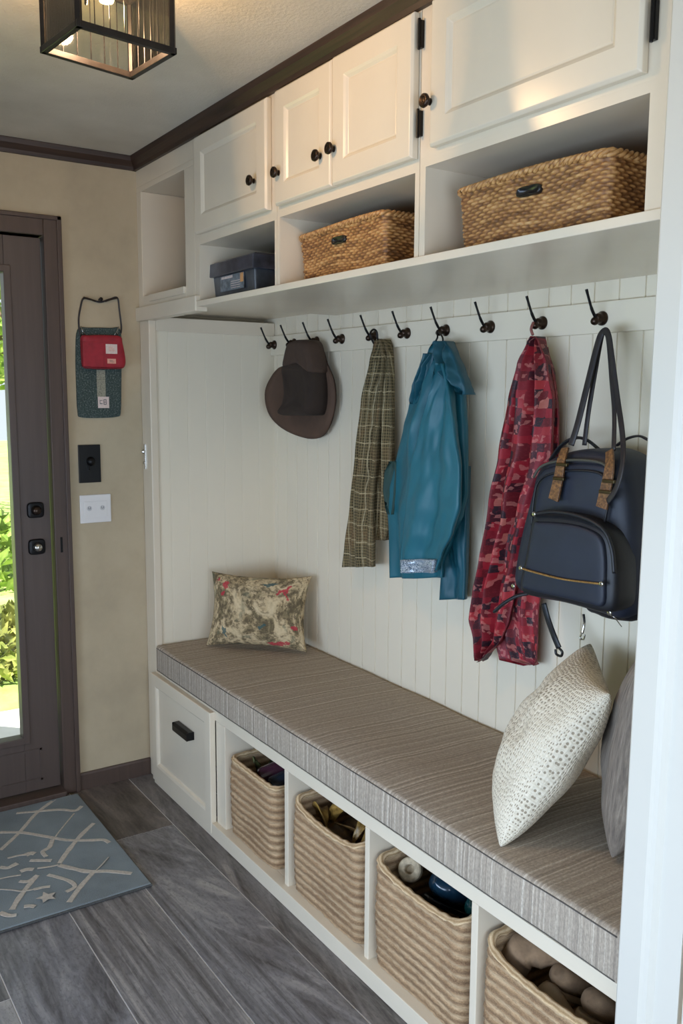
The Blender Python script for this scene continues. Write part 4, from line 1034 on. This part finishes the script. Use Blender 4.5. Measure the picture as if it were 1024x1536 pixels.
tb([(838, 972, .43), (843, 978, .43), (841, 984, .43), (834, 981, .43), (833, 974, .43)], .0035, BLACKP, 'strap_end_loop', bp, .43)
tb([(792, 890, .37), (775, 894, .355), (757, 904, .345), (742, 917, .34)], .011, NAVYD, 'side_tab', bp, .36, .005)
tb([(875, 922, .42), (876, 935, .41), (873, 950, .405)], .0035, CHROME, 'key_clip', bp, .41); tb([(872, 950, .405), (870, 957, .405), (875, 959, .405), (877, 952, .405)], .002, CHROME, 'clip_ring', bp, .405)
tb([(914, 922, YF-.03), (921, 926, YF-.03), (926, 932, YF-.02), (932, 940, YF-.01)], .0012, CHROME, 'zip_cord', bp, .36)
bm = NB()
for i in range(5):
    P = smooth_path([at(x, y, y=yy) for x, y, yy in ((928+i*1.5, 712+i*34, .395), (940, 722+i*34, .42), (950, 745+i*34, .46))], 5); tube(bm, P, [.002+.004*math.sin(PI*q/(len(P)-1)) for q in range(len(P))], 8)
obj('side_fold', bm, NAVYD, bp, smooth=True)

# ================================================================== FAR-WALL ITEMS
def wy(px, py, x=.012): return at(px, py, x=x)
wb = thing('felt_wall_pocket', 'speckled teal felt pocket hanging by a dark strap on the beige wall', 'wall organizer', (0, -.17, 1.5))
def yz_out(pts, x, k=4): return [(p.y, p.z) for p in smooth_path([wy(a, b, x) for a, b in pts], k, True)]
bm = NB(); puffy(bm, yz_out([(117, 494), (135, 491.5), (165, 492), (180, 494), (182, 530), (182, 580), (181, 618), (176, 625), (150, 627), (122, 626), (117, 618), (115, 580), (114, 530)], .01), 0, [(0, 0), (0, .009), (.002, .013), (.01, .015)], Vector((0, 1, 0)), Vector((0, 0, 1)), Vector((.001, 0, 0)), Vector((1, 0, 0)))
obj('pocket_body', bm, TFELT, wb, smooth=False)
a, b = wy(144, 555), wy(158, 596); bm = NB(); box(bm, .0155, .0175, a.y, b.y, b.z, a.z); obj('centre_stripe', bm, plain('grey_speckle_stripe', g(140, 138, 122), .9, var=.35, scale=220), wb)
a, b = wy(146, 595), wy(163, 612); bm = NB(); box(bm, .0165, .0185, a.y, b.y, b.z, a.z); pt = obj('patch', bm, PATCHW, wb)
bm = NB(); w_ = b.y-a.y; h_ = a.z-b.z
for (p, q, r_, s_) in ((.15, .2, .35, .7), (.2, .4, .35, .42), (.2, .4, .65, .7), (.5, .56, .3, .75), (.5, .75, .3, .36), (.7, .76, .3, .75), (.5, .75, .7, .76), (.55, .7, .5, .55)):
    box(bm, .0185, .019, a.y+w_*p, a.y+w_*q, b.z+h_*r_, b.z+h_*s_)
obj('patch_print', bm, INK, pt)
bm = NB(); side = Vector((0, 1, 0))
tube(bm, smooth_path([wy(120, 505, .016), wy(118, 480, .012), wy(121, 460, .01), wy(125, 448, .01), wy(135, 449, .01), wy(150, 453, .01), wy(165, 449, .01), wy(176, 447, .01), wy(179, 465, .01), wy(182, 490, .012), wy(181, 500, .016)], 6), .0035, 8)
obj('strap', bm, STRAP, wb, smooth=True)
for pts in (((125, 446), (133, 448), (143, 452)), ((158, 452), (167, 449), (176, 447))):
    bm = NB(); tube(bm, smooth_path([wy(p, q, .014) for p, q in pts], 5), .007, 8, .003); obj('strap_pad', bm, FELTD, wb, smooth=True)
bm = NB(); lathe(bm, [(.004, 0), (.004, .02), (.007, .022), (.007, .026), (0, .027)], (0, wy(150, 447).y, wy(150, 449).z), Vector((1, 0, 0)), 12)
tag(obj('wall_peg', bm, BLACK, smooth=True), 'small black peg holding the strap of the teal felt pocket', 'peg')
rp = thing('red_pouch', 'small red zip pouch clipped on the front of the teal felt pocket', 'pouch', (.02, -.16, 1.7))
bm = NB(); puffy(bm, yz_out([(121, 504), (130, 503), (160, 503), (178, 505), (181, 515), (185, 535), (185, 548), (178, 553.5), (150, 553), (130, 553), (123, 549), (121, 535), (120, 515)], .018), 0, [(.001, .001), (0, .005), (0, .02), (.002, .027), (.008, .031), (.02, .032)], Vector((0, 1, 0)), Vector((0, 0, 1)), Vector((.0165, 0, 0)), Vector((1, 0, 0)))
obj('pouch_body', bm, REDC, rp, smooth=True)
for (x0_, y0_, x1_, y1_, mt) in ((158.5, 516, 176, 531, PATCHW), (161, 538, 174, 545.5, PATCHP)):
    a, b = wy(x0_, y0_, .05), wy(x1_, y1_, .05); bm = NB(); box(bm, .0475, .0500, a.y, b.y, b.z, a.z); q = obj('patch', bm, mt, rp)
    bm = NB(); w_ = b.y-a.y; h_ = a.z-b.z
    for k in range(3): box(bm, .0499, .0504, a.y+w_*.25, a.y+w_*(.8-.1*k), b.z+h_*(.3+.17*k), b.z+h_*(.36+.17*k))
    obj('patch_print', bm, PATCHP if mt is PATCHW else INK, q)
a, b = wy(124, 512, .05), wy(156, 550, .05); bm = NB(); box(bm, .030, .0508, a.y, b.y, b.z, a.z); obj('front_pocket', bm, REDC, rp, bevel=.001)
bm = NB(); tube(bm, [wy(123, 549, .046), wy(140, 552.5, .046), wy(165, 552.5, .046), wy(182, 551, .044)], .003, 8); obj('edge_binding', bm, REDD, rp, smooth=True)
for pts in (((130, 505), (124, 497), (121, 506), (124, 497.5), (121, 489)), ((170, 505), (175, 497), (178, 506), (175, 497.5), (178, 490))):
    bm = NB(); tube(bm, [wy(p, q, .024) for p, q in pts], .0018, 6); obj('clip', bm, CHROME, rp, smooth=True)
# black control plate
bs = thing('black_switch_plate', 'black rectangular wall plate with a round knob above the white plate', 'switch', (0, -.22, 1.3))
a, b = wy(115, 667, .006), wy(153, 724, .006); bm = NB(); box(bm, .0005, .008, -.262, -.175, 1.244, 1.392); obj('plate', bm, BLACKP, bs, bevel=.002)
c = wy(136, 692, .01); bm = NB(); lathe(bm, [(.018, 0), (.018, .004), (.0145, .006), (.0145, .014), (.012, .018), (0, .019)], (.008, c.y, c.z), Vector((1, 0, 0)), 24); obj('dial', bm, BLACK, bs, smooth=True)
bm = NB(); box(bm, .008, .02, c.y-.014, c.y-.006, c.z-.034, c.z-.014); obj('toggle', bm, BLACK, bs, bevel=.002)
ou = thing('white_outlet_plate', 'white double socket plate on the beige wall beside the door frame', 'outlet', (0, -.2, 1.14))
bm = NB(); box(bm, .0005, .007, -.262, -.138, 1.085, 1.196); pl = obj('plate', bm, OUTW, ou, bevel=.003)
bm = NB(); box(bm, .007, .009, -.245, -.155, 1.107, 1.170); obj('insert', bm, OUTW, ou, bevel=.0015)
SGREY = plain('socket_grey', g(196, 194, 192), .5)
for cy in (-.226, -.174):
    bm = NB(); lathe(bm, [(.010, 0), (.010, .0006)], (.009, cy, 1.143), Vector((1, 0, 0)), 20); fo = obj('socket_face', bm, SGREY, ou)
    bm = NB(); box(bm, .0096, .0101, cy-.0048, cy-.0032, 1.142, 1.149); box(bm, .0096, .0101, cy-.0048, cy+.0048, 1.1405, 1.142); box(bm, .0096, .0101, cy+.0032, cy+.0048, 1.142, 1.149); obj('slots', bm, INK, fo)

# ================================================================== RUG
rg = thing('door_mat', 'blue-grey rug with cream crossing lines lying in front of the door', 'rug', (.45, -.75, 0))
RX0, RX1, RY0, RY1 = .052, .835, -1.35, -.325
obj('pile', b1(RX0, RX1, RY0, RY1, .001, .0125), RUG, rg, bevel=.004)
bm = NB(); tube(bm, [Vector(p) for p in ((RX0, RY1, .005), (RX1, RY1, .005), (RX1, RY0, .005), (RX0, RY0, .005), (RX0, RY1, .005))], .0045, 8); obj('binding', bm, RUGE, rg)
def on_rug(x, y): p = at(x/1024*230, 1170+y/1113*250, z=.0125); return p
bm = NB()
SK = [0]
def stroke(pts, w):
    P = smooth_path([on_rug(*p) for p in pts], 5); SK[0] += 1; P = [Vector((p.x, p.y, .0125+.00012*SK[0])) for p in P]; n = len(P); rows = []
    for i, p in enumerate(P):
        t = (P[min(i+1, n-1)]-P[max(0, i-1)]).normalized(); s = Vector((-t.y, t.x, 0)); ww = .8*w*(1+.25*pnoise(Vector((p.x*30, p.y*30, 0))))
        rows.append([bm.verts.new(p+s*ww), bm.verts.new(p+s*ww*.8+Vector((0, 0, .001))), bm.verts.new(p-s*ww*.8+Vector((0, 0, .001))), bm.verts.new(p-s*ww)])
    for A, B in zip(rows, rows[1:]):
        for k in range(3): bm.faces.new((A[k], A[k+1], B[k+1], B[k]))
stroke([(365, 130), (240, 225), (130, 350), (0, 470)], .009); stroke([(110, 222), (270, 208), (400, 198), (500, 205), (545, 175)], .010)
stroke([(0, 350), (150, 352), (320, 380), (450, 402), (600, 403), (690, 400), (730, 420)], .0105)
stroke([(625, 290), (540, 370), (450, 480), (395, 560)], .011); stroke([(395, 570), (500, 595), (590, 612), (720, 610), (880, 625)], .012)
stroke([(620, 620), (540, 710), (460, 820)], .011); stroke([(495, 225), (400, 340), (350, 410)], .004); stroke([(350, 400), (330, 450), (285, 480), (310, 515)], .010)
stroke([(320, 635), (400, 655), (470, 680), (500, 715), (440, 750)], .010); stroke([(240, 650), (180, 720), (120, 800), (80, 870)], .011)
stroke([(200, 540), (280, 540), (345, 540)], .012); stroke([(50, 525), (120, 508), (175, 500)], .007); stroke([(170, 505), (205, 492), (235, 495)], .014)
stroke([(0, 585), (50, 590), (85, 575), (115, 560)], .012); stroke([(135, 615), (180, 600), (225, 600)], .013); stroke([(130, 680), (190, 680), (250, 640)], .010)
stroke([(225, 735), (290, 720), (335, 715)], .009); stroke([(160, 850), (200, 845), (235, 850)], .011); stroke([(0, 890), (60, 910), (110, 905)], .012)
stroke([(0, 735), (80, 740), (150, 748), (225, 735)], .004); stroke([(725, 520), (680, 570), (640, 610)], .003); stroke([(0, 665), (70, 650), (140, 640)], .004); stroke([(250, 595), (330, 585), (390, 572)], .005)
cc = on_rug(312, 790); star = []
for k in range(10):
    a = PI/2+k*PI/5+.35; r_ = .034 if k % 2 == 0 else .016; star.append(bm.verts.new((cc.x+r_*math.cos(a), cc.y+r_*math.sin(a), .0175)))
bm.faces.new(star)
bm.verts.ensure_lookup_table(); bm.faces.ensure_lookup_table()
for dy in (-.52,):      # the pattern goes on towards the far end of the rug
    g_ = bmesh.ops.duplicate(bm, geom=bm.verts[:]+bm.edges[:]+bm.faces[:]); bmesh.ops.translate(bm, verts=[v for v in g_['geom'] if isinstance(v, bmesh.types.BMVert)], vec=(0, dy, .0001))
bmesh.ops.delete(bm, geom=[f for f in bm.faces if any(v.co.y < RY0+.01 or v.co.x < RX0+.008 for v in f.verts)], context='FACES')
obj('line_pattern', bm, RUGL, rg)['label'] = 'cream woven lines and star'

# ================================================================== LANTERN
LFR = plain('blackened_bronze', g(28, 24, 22), .4, .3, var=.3, scale=40)
ln = thing('lantern_light', 'dark metal and glass square lantern fixed to the ceiling', 'ceiling light', (1.5, -.63, 2.3))
q = [Vector(v) for v in ((1.395, -.545, 2.3), (1.592, -.525, 2.3), (1.612, -.732, 2.3), (1.438, -.742, 2.3))]
q = [at(197, 114, z=2.3), at(259, 77, z=2.3), at(118, 36, z=2.3), at(66, 75, z=2.3)]
cL = sum(q, Vector())/4
TOP = 2.455
bm = NB(); up = Vector((0, 0, TOP-2.3))
def bar(bm, a, b, w):
    d = (b-a).normalized(); s = d.cross(Vector((0, 0, 1))) if abs(d.z) < .9 else (a-cL).cross(Vector((0, 0, 1)));  s.normalize(); u = s.cross(d).normalized()
    A = [bm.verts.new(a-d*w*.5+s*w*i+u*w*j) for i, j in ((-.5, -.5), (.5, -.5), (.5, .5), (-.5, .5))]; B = [bm.verts.new(b+d*w*.5+s*w*i+u*w*j) for i, j in ((-.5, -.5), (.5, -.5), (.5, .5), (-.5, .5))]
    for k in range(4): bm.faces.new((A[k], A[(k+1) % 4], B[(k+1) % 4], B[k]))
    bm.faces.new(A); bm.faces.new(B)
for i in range(4):
    a, b = q[i], q[(i+1) % 4]; bar(bm, a, b, .013); bar(bm, a+up, b+up, .013); bar(bm, a, a+up, .011)
obj('frame', bm, LFR, ln, bevel=.001)
bm = NB()
for i in range(4):
    a, b = q[i], q[(i+1) % 4]
    for t in (.2, .36, .52, .68, .84):
        p = a.lerp(b, t); p = p+(cL-p).normalized()*.002; p.z = 2.305; lathe(bm, [(.0012, 0), (.0012, TOP-2.31)], p, 'Z', 6)
obj('came', bm, BLACK, ln)
for i in range(4):
    a, b = q[i], q[(i+1) % 4]; nrm = ((a+b)/2-cL).normalized()*.001; bm = NB()
    v = [bm.verts.new(x) for x in (a+nrm, b+nrm, b+nrm+up, a+nrm+up, a-nrm, b-nrm, b-nrm+up, a-nrm+up)]
    for f in ((0, 1, 2, 3), (7, 6, 5, 4), (0, 4, 5, 1), (2, 6, 7, 3), (1, 5, 6, 2), (0, 3, 7, 4)): bm.faces.new([v[k] for k in f])
    obj('glass_pane', bm, LGLASS, ln)
bm = NB(); lathe(bm, [(.14, 0), (.14, .004), (.07, .02), (.06, ZC-TOP-.0005), (0, ZC-TOP-.0005)], (cL.x, cL.y, TOP), 'Z', 4); obj('canopy', bm, BRONZE, ln)
bm = NB(); lathe(bm, [(.008, 0), (.016, -.004), (.016, -.012), (0, -.012)], (cL.x, cL.y, TOP), 'Z', 14)
obj('socket', bm, BLACK, ln, smooth=True)
t = NT('warm_bulb'); t.col((1, .9, .7)); t.b.inputs['Emission Color'].default_value = (1, .72, .45, 1); t.b.inputs['Emission Strength'].default_value = 7; BULB = t.done(.3)
bm = NB(); lathe(bm, [(0, -.05), (.014, -.046), (.018, -.034), (.014, -.016), (.008, -.006), (.008, 0)], (cL.x, cL.y, TOP-.012), 'Z', 16); obj('bulb', bm, BULB, ln, smooth=True)
bm = NB(); tube(bm, smooth_path([(cL.x+.03, cL.y-.04, TOP), (cL.x+.035, cL.y-.05, TOP-.04), (cL.x+.025, cL.y-.052, TOP-.08), (cL.x+.01, cL.y-.045, TOP-.07)], 6), .003, 8); obj('wire_hook', bm, BLACK, ln, smooth=True)

# ================================================================== LIGHT
def light(typ, name, loc, energy, color, **kw):
    l = bpy.data.lights.new(name, typ); l.energy = energy; l.color = color
    for k, v in kw.items(): setattr(l, k, v)
    o = bpy.data.objects.new(name, l); C.objects.link(o); o.location = loc; return o
def aim(o, tgt): o.rotation_euler = (Vector(tgt)-o.location).to_track_quat('-Z', 'Y').to_euler()
light('POINT', 'lantern_lamp', (cL.x, cL.y, TOP-.075), 13.5, (1, .62, .36), shadow_soft_size=.02)
o = light('AREA', 'window_daylight', (2.75, -2.58, .98), 46, (.57, .74, 1), shape='RECTANGLE', size=3.4, size_y=.9, spread=math.radians(115)); aim(o, (2.75, 0, .55))
o = light('AREA', 'rear_opening_daylight', (5.5, -1.35, .95), 33, (.62, .78, 1), shape='RECTANGLE', size=1.9, size_y=1.5, spread=math.radians(130)); aim(o, (0, -.6, .5))
o = light('SUN', 'sun', (0, 5, 8), 21, (1, .95, .85), angle=.01); aim(o, (-5, 0, 0))
w = bpy.data.worlds.new('sky'); S.world = w; w.use_nodes = True
nt = w.node_tree; bg = nt.nodes['Background']; bg.inputs[0].default_value = (.84, .92, 1, 1); bg.inputs[1].default_value = 1.1
S.view_settings.view_transform = 'Standard'; S.view_settings.look = 'None'; S.view_settings.gamma = 1; S.view_settings.use_curve_mapping = False
S.view_settings.exposure = .06
S.cycles.use_denoising = True
S.cycles.max_bounces = 8; S.cycles.transparent_max_bounces = 12
S.cycles.sample_clamp_indirect = 4
